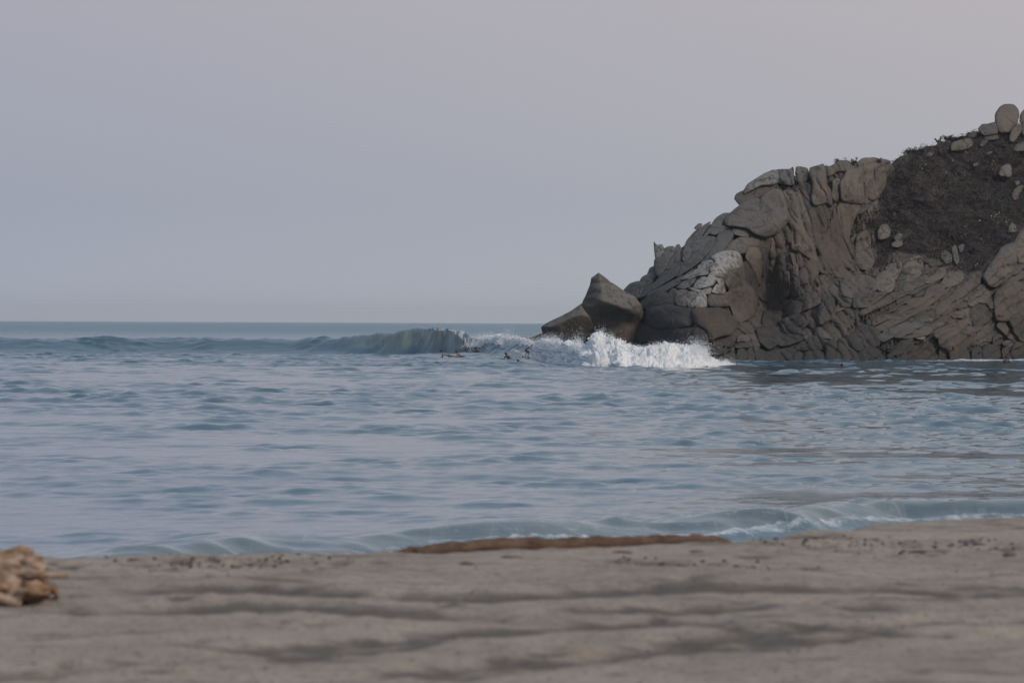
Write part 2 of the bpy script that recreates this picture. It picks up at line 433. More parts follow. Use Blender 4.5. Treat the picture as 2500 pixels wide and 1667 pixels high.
def build_headland():
    nc, nv, nb = 500, 300, 26
    px = np.concatenate([np.linspace(1495, 2560, 420), np.linspace(2566, 2960, nc - 420)])
    top = interp(px, RIDGE)
    v = np.linspace(0, 1, nv)[:, None]
    py = 905 + (top[None] - 905) * v
    PX = np.broadcast_to(px[None], py.shape)
    D = DS(PX, py)
    wn = W(PX, py, D) * 0.35
    scr = inpoly(PX + 22 * fbm(wn, 3, 201), np.where(py < top[None] + 25, py - 30, py) + 20 * fbm(wn, 3, 205), SCRUB).astype(float)
    for _ in range(22):                                          # soft edge of the scrub
        scr[1:-1] = (scr[:-2] + scr[1:-1] * 2 + scr[2:]) / 4
        scr[:, 1:-1] = (scr[:, :-2] + scr[:, 1:-1] * 2 + scr[:, 2:]) / 4
    p = W(PX, py, D + (0.25 - 0.70 * sstep(1860, 1930, PX) + 0.05 * sstep(2100, 2200, PX)) * (1 - scr))
    # fractured blocks: upright columns on the left, dipping slabs on the right
    dip = sstep(2080, 2200, PX)[..., None]
    ca, sa = math.cos(0.52), math.sin(0.52)
    q1 = p * np.array([0.30, 0.3, 0.13])
    q2 = np.stack([(p[..., 0] * ca + p[..., 2] * sa) * 0.22, p[..., 1] * 0.4, (-p[..., 0] * sa + p[..., 2] * ca) * 0.60], -1)
    q = q1 * (1 - dip) + q2 * dip
    q = q + 0.15 * np.stack([vnoise(p * 0.8, 3), vnoise(p * 0.8, 4), vnoise(p * 0.8, 5)], -1)
    f1, f2, rid = worley(q, 21)
    g1, g2, rid2 = worley(q * 2.3 + 5, 33)
    rk = (rid - 0.4) * 1.1 - (1 - sstep(0.0, 0.10, f2 - f1)) * 0.30 + (rid2 - 0.5) * 0.25 * sstep(0, .3, g2 - g1)
    rk = rk * (0.55 + 0.25 * (1 - dip[..., 0])) + 0.16 * fbm(p * 0.8, 3, 8) + relief(p, PX)
    sc = 0.9 * fbm(p * 0.25, 3, 12) + 0.35 * fbm(p * 1.1, 4, 14)
    fade = sstep(0, 0.05, 1 - v)
    off = (rk * (1 - scr) + sc * scr) * (0.25 + 0.75 * fade)
    p[..., 1] -= off
    p[..., 2] += 0.15 * off * fade
    # far side of the hill, running down to the sea again
    back = []
    for k in range(1, nb + 1):
        t = k / nb
        b = p[-1].copy()
        b[:, 1] += 55 * t ** 0.9
        b[:, 2] = p[-1][:, 2] * (1 - t ** 2.2) - 2.5 * t ** 2.2 + 0.8 * fbm(b * 0.2, 3, 30) * min(1, 4 * t)
        back.append(b)
    allp = np.concatenate([p, np.array(back)], 0)
    scr_all = np.concatenate([scr, np.broadcast_to(np.maximum(scr[-1], 0.5)[None], (nb, nc))], 0)
    me = fmesh('headland', allp, grid_faces(nv + nb, nc))
    fattr(me, 'scrub', scr_all)
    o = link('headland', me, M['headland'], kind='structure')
    o['label'] = 'rocky headland of cracked granite with dark scrub on its upper slope'
    return o, (PX, py, p, scr)

headland, HL = build_headland()

# ------------------------------------------------------------------ rocks, traced block by block
PAN = {'A': (1500, 550, 500 / 2119), 'B': (1700, 350, 500 / 2119), 'C': (2050, 230, 450 / 2138), 'D': (2000, 540, 500 / 2119),
       'E': (1280, 640, 500 / 2352), 'H': (1740, 780, 320 / 2352), 'P': (0, 0, 1.0)}

def outline(pts, m=44):
    p = np.array(pts, float)
    n = len(p)
    seg = np.linalg.norm(np.roll(p, -1, 0) - p, axis=1)
    cum = np.concatenate([[0], np.cumsum(seg)])
    t = np.linspace(0, cum[-1], m, endpoint=False)
    k = np.clip(np.searchsorted(cum, t, side='right') - 1, 0, n - 1)
    u = ((t - cum[k]) / np.maximum(seg[k], 1e-6))[:, None]
    a, b, c, d = p[(k - 1) % n], p[k], p[(k + 1) % n], p[(k + 2) % n]
    cat = 0.5 * (2 * b + (c - a) * u + (2 * a - 5 * b + 4 * c - d) * u ** 2 + (3 * b - a - 3 * c + d) * u ** 3)
    return 0.45 * (b + (c - b) * u) + 0.55 * cat

def rock_mesh(name, pts, thick, n, fwd, centre=None, rough=1.0, dfun=DS, seed=0, kf=13, kb=6, m=44, grow=1.0, jointed=0.0):
    o = outline(pts, m)
    c = np.array(centre, float) if centre is not None else o.mean(0)
    o = c + (o - c) * grow
    rows = []
    for k in range(kf):                                   # crown first, then down to the rim
        th = math.pi / 2 * (1 - k / kf)
        rows.append((math.cos(th) ** (2 / n), math.sin(th) ** (2 / n)))
    rows[0] = (0.03, 1.0)
    for k in range(kb + 1):
        th = math.pi / 2 * k / kb
        rows.append((max(0.03, math.cos(th) ** (2 / n)), -0.8 * math.sin(th) ** (2 / n)))
    S = np.array(rows)
    P = c + S[:, 0][:, None, None] * (o - c)[None]
    base = dfun(P[..., 0], P[..., 1])
    D = base - fwd - S[:, 1][:, None] * thick
    p = W(P[..., 0], P[..., 1], D)
    size = thick * 1.6
    q = p / max(size, 0.3)
    amp = 0.13 * rough * thick
    inner = (1 - S[:, 0] ** 6)[:, None, None]                # keep the traced rim, work the faces
    dv = np.stack([fbm(q * 1.1 + 3.1 * k, 4, seed + 60 + k) for k in range(3)], -1)
    f1, f2, rid = worley(q * np.array([1.0, 1.0, 0.75]) + seed * 0.37, 5 + seed)
    facet = (rid - 0.5) * 0.40 * sstep(0, 0.30, f2 - f1)
    p = p + dv * amp * (0.35 + 0.65 * inner)
    p[..., 1] -= facet * thick * 0.30 * rough * inner[..., 0]
    if jointed:
        p[..., 1] -= jointed * relief(p, P[..., 0]) * (S[:, 1] >= 0)[:, None] * np.clip(1.15 - S[:, 0] ** 8, 0, 1)[:, None]
    nr = len(S)
    v = np.concatenate([p.reshape(-1, 3), p[0].mean(0)[None], p[-1].mean(0)[None]])
    f = grid_faces(nr, m, True)
    a = np.arange(m); b = (a + 1) % m
    cap = np.stack([np.full(m, nr * m), b, a, a], -1)
    tri1 = np.stack([np.full(m, nr * m), a, b], -1)[:, ::-1]
    tri2 = np.stack([np.full(m, nr * m + 1), (nr - 1) * m + a, (nr - 1) * m + b], -1)
    me = bpy.data.meshes.new(name)
    me.from_pydata(v.tolist(), [], f.tolist() + tri1.tolist() + tri2.tolist())
    me.polygons.foreach_set('use_smooth', np.ones(len(me.polygons), bool))
    me.update()
    return me

_rk = [0]
def rock(name, pan, pts, fwd=0.0, t=None, n=2.4, tint=(1, 1, 1), pale=0.15, parent=headland, centre=None, rough=1.0, at=None, **props):
    _rk[0] += 1
    ox, oy, s = PAN[pan]
    q = [(ox + a * s, oy + b * s) for a, b in pts]
    if centre is not None:
        centre = (ox + centre[0] * s, oy + centre[1] * s)
    ar = np.array(q)
    if t is None:
        cov = np.cov(outline(q).T)
        t = 1.25 * math.sqrt(max(np.linalg.eigvalsh(cov)[0], 0.5)) * 358 / F_PX      # as deep as it is narrow
    if parent is not None:
        if name in ('rock_column', 'rock_block', 'rock_slab', 'rock_tongue') and (pan != 'A' or name == 'rock_block'):
            n, fwd, t = 3.8, fwd * 0.6 + 0.65 * math.sin(_rk[0] * 5.7), min(t, 1.4) * 1.0
        else:
            n, fwd, t = n + 0.8, fwd * 0.7, t * 0.8
    me = rock_mesh(name, q, t, n, fwd, centre, rough, seed=_rk[0], dfun=DS if at is None else (lambda a, b: np.full(np.shape(a), float(at))), grow=(1.17 if n == 3.8 else 1.10) if parent is not None else 1.02,
                   jointed=0.0 if parent is None else (0.8 if ar[:, 0].mean() > 1890 else 0.35), m=60 if t > 0.8 else 40, kf=20 if t > 0.8 else 11)
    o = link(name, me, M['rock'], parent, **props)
    g = 1 + 0.06 * math.sin(_rk[0] * 7.31)
    o.color = (tint[0] * g, tint[1] * g, tint[2] * g, pale * (1.0 if pale >= .5 else .55))
    return o

BLUE = (0.80, 0.90, 1.00)        # seaward slabs, blue sky light put into their tint
DARK = (0.66, 0.66, 0.67)
WET_SHADED = (0.56, 0.57, 0.59)  # wet rocks, with the shade low on the cliff also in the tint
TAN = (1.16, 1.08, 0.98)
GREY = (0.86, 0.90, 0.94)
BROWN = (0.84, 0.78, 0.74)

# the seaward shoulder with its smooth slabs and bleached knobs
A = [
 ('rock_spire', [(410,175),(440,205),(490,200),(512,245),(505,300),(450,335),(425,328),(415,250)], .2, .55, 2.2, GREY, .5),
 ('boulder', [(500,290),(520,245),(560,225),(610,225),(625,260),(600,330),(550,400),(520,370)], .3, None, 2.2, GREY, .4),
 ('boulder', [(640,210),(670,200),(688,230),(690,270),(640,290),(620,270)], .1, None, 2.2, GREY, .4),
 ('boulder', [(640,260),(670,260),(675,330),(640,410),(560,450),(530,440),(590,330)], .5, None, 2.2, GREY, .2),
 ('boulder', [(415,380),(430,345),(490,325),(540,345),(545,400),(510,470),(460,520),(440,520),(415,440)], .6, None, 2.2, GREY, .2),
 ('rock_slab', [(680,270),(700,290),(700,350),(670,400),(655,390),(675,320)], .1, None, 2.2, BLUE, .1),
 ('boulder', [(345,490),(390,462),(420,480),(435,525),(400,560),(350,550)], .0, None, 2.2, BLUE, .1),
 ('boulder', [(268,570),(290,535),(350,510),(400,540),(380,600),(300,650),(265,620)], .0, None, 2.2, BLUE, .1),
 ('boulder', [(100,672),(160,610),(230,585),(280,590),(300,640),(270,720),(220,760),(130,700)], .0, None, 2.2, BLUE, .1),
 ('rock_slab', [(430,580),(500,490),(600,430),(690,390),(680,460),(640,520),(500,610),(390,680),(300,740),(260,740),(330,640)], .3, None, 2.4, BLUE, .1),
 ('rock_slab', [(660,520),(720,390),(800,300),(900,200),(1010,150),(1040,165),(980,270),(880,380),(760,460)], .5, None, 2.6, BLUE, .1),
 ('boulder', [(725,240),(745,170),(800,100),(840,60),(900,30),(930,60),(880,150),(800,220)], .2, None, 2.4, GREY, .3),
 ('boulder', [(705,300),(715,255),(770,238),(810,245),(790,310),(740,380),(705,350)], .5, None, 2.3, GREY, .3),
 ('rock_slab', [(900,370),(980,290),(1040,160),(1100,60),(1180,50),(1230,90),(1180,190),(1100,290),(1000,350)], .4, None, 2.6, BLUE, .1),
 ('rock_slab', [(800,215),(870,130),(960,115),(1040,130),(1000,170),(900,220),(830,280)], .5, None, 2.4, BLUE, .3),
 ('boulder', [(1140,280),(1200,190),(1290,130),(1380,110),(1390,180),(1380,260),(1330,290),(1230,285)], .4, None, 2.4, (.9,.88,.86), .35),
 ('boulder', [(1390,140),(1430,105),(1490,125),(1510,180),(1500,220),(1430,225),(1390,200)], .5, None, 2.4, (.9,.88,.86), .35),
 ('boulder', [(1220,50),(1260,10),(1340,0),(1400,20),(1420,60),(1400,105),(1320,115),(1250,95)], .7, None, 2.5, (.95,.93,.9), .35),
 ('rock_column', [(1365,310),(1385,240),(1450,215),(1500,235),(1515,310),(1520,480),(1510,600),(1480,570),(1420,430),(1370,360)], .3, None, 2.6, TAN, .2),
 ('rock_column', [(1520,130),(1560,105),(1610,110),(1610,250),(1590,450),(1550,540),(1530,500),(1520,300)], .0, None, 2.6, DARK, .0),
 ('boulder', [(1010,350),(1070,300),(1160,283),(1250,290),(1300,330),(1330,420),(1345,560),(1345,630),(1240,680),(1180,650),(1130,560),(1090,440)], .5, 1.7, 2.4, (1.0,.98,.95), .9),
 ('boulder', [(985,450),(1040,390),(1110,352),(1160,360),(1190,430),(1200,520),(1130,560),(1060,540),(1010,500)], 1.6, None, 2.2, (1.0,.98,.95), .9),
 ('rock_slab', [(870,420),(920,380),(1000,360),(1060,365),(1040,410),(970,460),(880,450)], 1.2, None, 2.4, GREY, .6),
 ('rock_slab', [(690,560),(760,500),(860,450),(950,432),(985,460),(960,510),(860,530),(760,560)], 1.3, None, 2.6, BLUE, .5),
 ('boulder', [(960,540),(985,500),(1020,485),(1055,505),(1060,560),(1020,620),(960,640),(900,640),(930,580)], 1.9, None, 2.2, (1.0,.99,.97), .9),
 ('boulder', [(820,640),(850,580),(900,540),(950,540),(960,580),(920,650),(850,655)], 1.7, None, 2.2, GREY, .6),
 ('rock_slab', [(650,640),(720,580),(830,548),(840,560),(790,620),(720,655)], 1.5, None, 2.4, BLUE, .4),
 ('rock_knob', [(1060,560),(1085,522),(1115,530),(1135,590),(1150,690),(1120,710),(1090,650)], 1.9, None, 2.2, (1.15,1.12,1.05), 1.0),
 ('rock_knob', [(1010,690),(1025,650),(1060,610),(1100,640),(1130,700),(1060,715)], 1.8, None, 2.2, (1.1,1.08,1.0), .9),
 ('rock_slab', [(480,640),(600,575),(700,560),(690,590),(620,630),(530,680),(420,700),(330,740),(380,690)], 1.0, None, 2.4, BLUE, .2),
 ('boulder', [(560,700),(600,660),(640,670),(640,760),(610,820),(570,800),(555,740)], 1.2, None, 2.4, DARK, .2),
 ('boulder', [(640,690),(700,668),(750,680),(740,730),(760,800),(740,840),(660,830),(630,780)], 1.5, None, 2.5, BROWN, .4),
 ('boulder', [(735,720),(770,690),(830,695),(860,720),(840,790),(820,850),(770,845),(740,800)], 1.7, None, 2.5, BROWN, .5),
 ('boulder', [(830,830),(850,740),(880,705),(930,712),(955,760),(955,840),(910,858),(850,855)], 1.9, None, 2.5, (1,.96,.93), .8),
 ('rock_slab', [(770,640),(850,655),(930,680),(970,645),(1000,655),(995,700),(960,715),(880,700),(820,680)], 1.7, None, 2.2, GREY, .6),
 ('rock_block', [(975,740),(1000,715),(1100,712),(1180,700),(1195,760),(1195,820),(1120,840),(1000,835),(970,800)], 1.5, 1.1, 3.2, BROWN, .3),
 ('rock_block', [(1200,690),(1300,660),(1370,645),(1420,690),(1460,790),(1440,900),(1380,960),(1310,975),(1260,950),(1220,850),(1190,780)], .8, 1.4, 3.0, BROWN, .1),
 ('rock_column', [(1340,400),(1400,390),(1450,480),(1490,600),(1480,700),(1500,800),(1460,780),(1400,660),(1360,640),(1340,520)], .2, None, 2.6, WET_SHADED, .0),
 ('rock_block', [(360,900),(420,850),(560,840),(700,850),(820,880),(840,960),(760,1040),(600,1080),(450,1060),(360,1000)], -.3, 1.5, 2.6, WET_SHADED, .0),
 ('rock_slab', [(380,720),(500,680),(560,720),(600,820),(700,850),(560,845),(420,850),(340,870),(280,820)], .5, 1.0, 2.6, DARK, .0),
 ('rock_block', [(820,900),(900,870),(1080,870),(1180,930),(1240,1010),(1200,1100),(1080,1140),(1000,1170),(950,1080),(860,1020)], .2, 1.6, 2.8, (.75,.68,.65), .0),
 ('rock_block', [(850,1020),(930,1040),(990,1150),(960,1260),(870,1300),(780,1220),(800,1100)], .2, 1.2, 2.6, WET_SHADED, .0),
 ('rock_block', [(540,1080),(700,1050),(800,1050),(820,1150),(760,1280),(620,1290),(500,1200)], .0, 1.4, 2.6, WET_SHADED, .0),
 ('rock_block', [(240,1050),(400,1040),(520,1100),(520,1250),(400,1300),(230,1300),(210,1150)], .0, 1.4, 2.6, WET_SHADED, .0),
 ('rock_block', [(1080,1080),(1200,1050),(1300,1100),(1290,1180),(1200,1250),(1120,1240),(1060,1170)], .1, 1.0, 2.6, WET_SHADED, .0),
 ('boulder', [(990,1230),(1050,1200),(1110,1220),(1120,1280),(1100,1330),(1000,1320),(970,1270)], .8, None, 2.6, BROWN, .1),
 ('rock_block', [(1600,780),(1680,640),(1780,620),(1790,800),(1700,880),(1610,880)], .3, None, 2.8, BROWN, .0),
 ('rock_block', [(1800,620),(1900,560),(2000,600),(2000,700),(1900,740),(1810,720)], .3, None, 2.8, BROWN, .1),
 ('rock_block', [(1560,900),(1650,890),(1720,900),(1700,1000),(1600,1060),(1540,1010)], .0, None, 2.6, DARK, .0),
 ('rock_slab', [(1750,800),(1900,750),(2040,680),(2119,650),(2119,800),(1980,880),(1830,940)], .2, 1.2, 2.8, BROWN, .1),
 ('rock_block', [(1720,1000),(1830,950),(1960,920),(2000,1010),(1900,1090),(1780,1100)], .1, 1.1, 2.6, DARK, .0),
 ('rock_block', [(1480,1080),(1560,1050),(1680,1080),(1700,1200),(1600,1260),(1510,1200)], .0, 1.1, 2.4, WET_SHADED, .0),
 ('rock_block', [(1700,1120),(1850,1100),(1960,1080),(1940,1180),(1800,1240),(1690,1230)], .1, 1.0, 2.6, DARK, .0),
]
# the columned cliff and the overhanging beak
B = [
 ('rock_beak', [(410,570),(430,520),(500,490),(600,465),(720,440),(830,435),(760,490),(620,575),(520,635),(455,625)], .2, .9, 2.4, (.8,.74,.72), .2),
 ('rock_beak', [(500,490),(540,420),(620,370),(740,300),(800,282),(832,310),(836,400),(790,432),(680,440),(570,490),(510,520)], .9, 1.0, 2.6, GREY, .5),
 ('rock_block', [(840,290),(900,280),(980,285),(1000,340),(1000,420),(940,435),(860,410),(840,370)], .6, .9, 3.0, GREY, .4),
 ('rock_spire', [(950,285),(1000,248),(1010,310),(1000,340),(960,320)], .2, None, 2.4, BLUE, .2),
 ('rock_block', [(1030,310),(1040,250),(1080,245),(1140,260),(1145,300),(1040,325)], .2, None, 2.8, TAN, .2),
 ('rock_block', [(1030,340),(1130,300),(1160,310),(1140,380),(1080,410),(1040,390)], .6, None, 2.8, TAN, .2),
 ('rock_column', [(1190,280),(1250,262),(1310,245),(1340,300),(1345,420),(1390,500),(1390,620),(1330,600),(1230,620),(1200,560),(1210,430),(1180,340)], .6, 1.1, 2.8, TAN, .2),
 ('rock_block', [(1340,262),(1420,232),(1480,190),(1560,204),(1620,234),(1640,280),(1560,290),(1430,300),(1380,340),(1350,300)], .2, .9, 2.8, TAN, .1),
 ('rock_column', [(1410,400),(1460,380),(1500,420),(1490,520),(1450,590),(1410,560)], .4, .6, 2.8, TAN, .2),
 ('rock_column', [(1500,430),(1560,320),(1640,280),(1700,300),(1720,420),(1760,500),(1750,590),(1680,610),(1560,590),(1510,560)], .7, 1.4, 2.8, TAN, .2),
 ('rock_column', [(1690,220),(1730,184),(1830,174),(1920,188),(1990,218),(1960,330),(1930,450),(1850,560),(1790,560),(1740,420),(1700,300)], .4, 1.3, 2.8, TAN, .2),
 ('rock_column', [(1470,680),(1520,600),(1680,610),(1770,600),(1740,700),(1650,760),(1600,900),(1570,1020),(1530,950),(1480,800)], .5, 1.2, 2.8, TAN, .1),
 ('rock_tongue', [(1340,1000),(1390,840),(1420,700),(1460,760),(1510,900),(1540,1050),(1570,1180),(1480,1280),(1380,1310),(1300,1300),(1270,1200),(1300,1080)], .6, 1.3, 2.6, BROWN, .1),
 ('rock_column', [(1200,920),(1210,700),(1260,620),(1340,620),(1390,650),(1380,820),(1340,960),(1280,1080),(1240,1080),(1210,1000)], .3, 1.0, 2.8, BROWN, .1),
 ('rock_column', [(990,830),(960,680),(990,560),(1080,510),(1110,600),(1180,760),(1190,960),(1230,1120),(1240,1200),(1150,1150),(1060,1090),(990,1060)], .7, 1.2, 3.0, TAN, .1),
 ('rock_block', [(900,510),(940,490),(1080,500),(1090,540),(1000,600),(950,640),(920,580)], .8, .7, 2.6, TAN, .3),
 ('boulder', [(730,830),(740,760),(690,700),(640,690),(630,640),(700,540),(800,482),(870,510),(920,620),(950,760),(930,820),(840,900),(760,870)], 1.1, 1.5, 2.5, (1,.96,.93), .25),
 ('rock_slab', [(370,740),(430,690),(540,610),(640,600),(660,690),(720,740),(730,820),(830,900),(700,950),(600,920),(530,870),(440,850),(350,840),(330,800)], .6, 1.3, 2.4, (.85,.84,.85), .3),
 ('boulder', [(150,850),(200,780),(270,735),(330,730),(360,755),(330,800),(260,860),(160,920),(70,970)], .4, None, 2.4, GREY, .4),
 ('boulder', [(0,900),(60,860),(140,815),(130,850),(60,950),(0,1000)], .2, None, 2.4, GREY, .3),
 ('boulder', [(-20,880),(0,850),(30,830),(60,840),(20,890)], .0, None, 2.3, GREY, .3),
 ('rock_slab', [(150,920),(250,870),(330,830),(350,870),(300,890),(200,940)], .7, None, 2.4, GREY, .4),
 ('rock_block', [(780,1000),(800,920),(850,920),(880,1010),(860,1130),(800,1180),(760,1160)], .7, None, 2.8, (1.15,1.02,.95), .2),
 ('rock_block', [(880,1100),(890,940),(930,850),(980,900),(980,1060),(920,1120)], .6, None, 3.0, TAN, .1),
 ('rock_block', [(760,1280),(780,1180),(860,1150),(870,1220),(830,1290)], .8, None, 2.8, TAN, .1),
 ('rock_block', [(900,1180),(950,1140),(970,1200),(960,1340),(910,1330)], .7, None, 3.0, TAN, .1),
 ('rock_column', [(820,1300),(870,1240),(890,1400),(870,1560),(820,1480)], .7, None, 2.8, TAN, .1),
 ('rock_block', [(980,1140),(1040,1170),(1050,1250),(1010,1260),(985,1220)], .6, None, 3.0, TAN, .0),
 ('rock_block', [(1000,1290),(1050,1260),(1050,1380),(1010,1400)], .8, None, 3.0, TAN, .1),
 ('rock_column', [(910,1350),(960,1350),(960,1560),(900,1560)], .6, None, 2.8, BROWN, .1),
 ('rock_column', [(1010,1410),(1060,1390),(1070,1560),(1000,1560)], .6, None, 2.8, BROWN, .1),
 ('rock_block', [(1070,1330),(1180,1210),(1240,1240),(1260,1330),(1190,1420),(1090,1450)], .3, None, 2.6, BROWN, .0),
 ('rock_block', [(1080,1460),(1190,1430),(1180,1560),(1080,1560)], .4, None, 2.8, BROWN, .0),
 ('rock_block', [(1290,1380),(1400,1310),(1500,1290),(1400,1400),(1390,1450),(1290,1480)], .4, None, 2.6, BROWN, .0),
 ('rock_block', [(720,1460),(770,1340),(820,1380),(840,1480),(800,1560),(720,1560)], .4, None, 2.6, BROWN, .0),
 ('boulder', [(1780,600),(1840,550),(1890,560),(1860,680),(1800,760),(1770,700)], .5, None, 2.5, GREY, .4),
 ('boulder', [(1720,850),(1740,760),(1780,770),(1740,880)], .4, None, 2.5, GREY, .2),
]
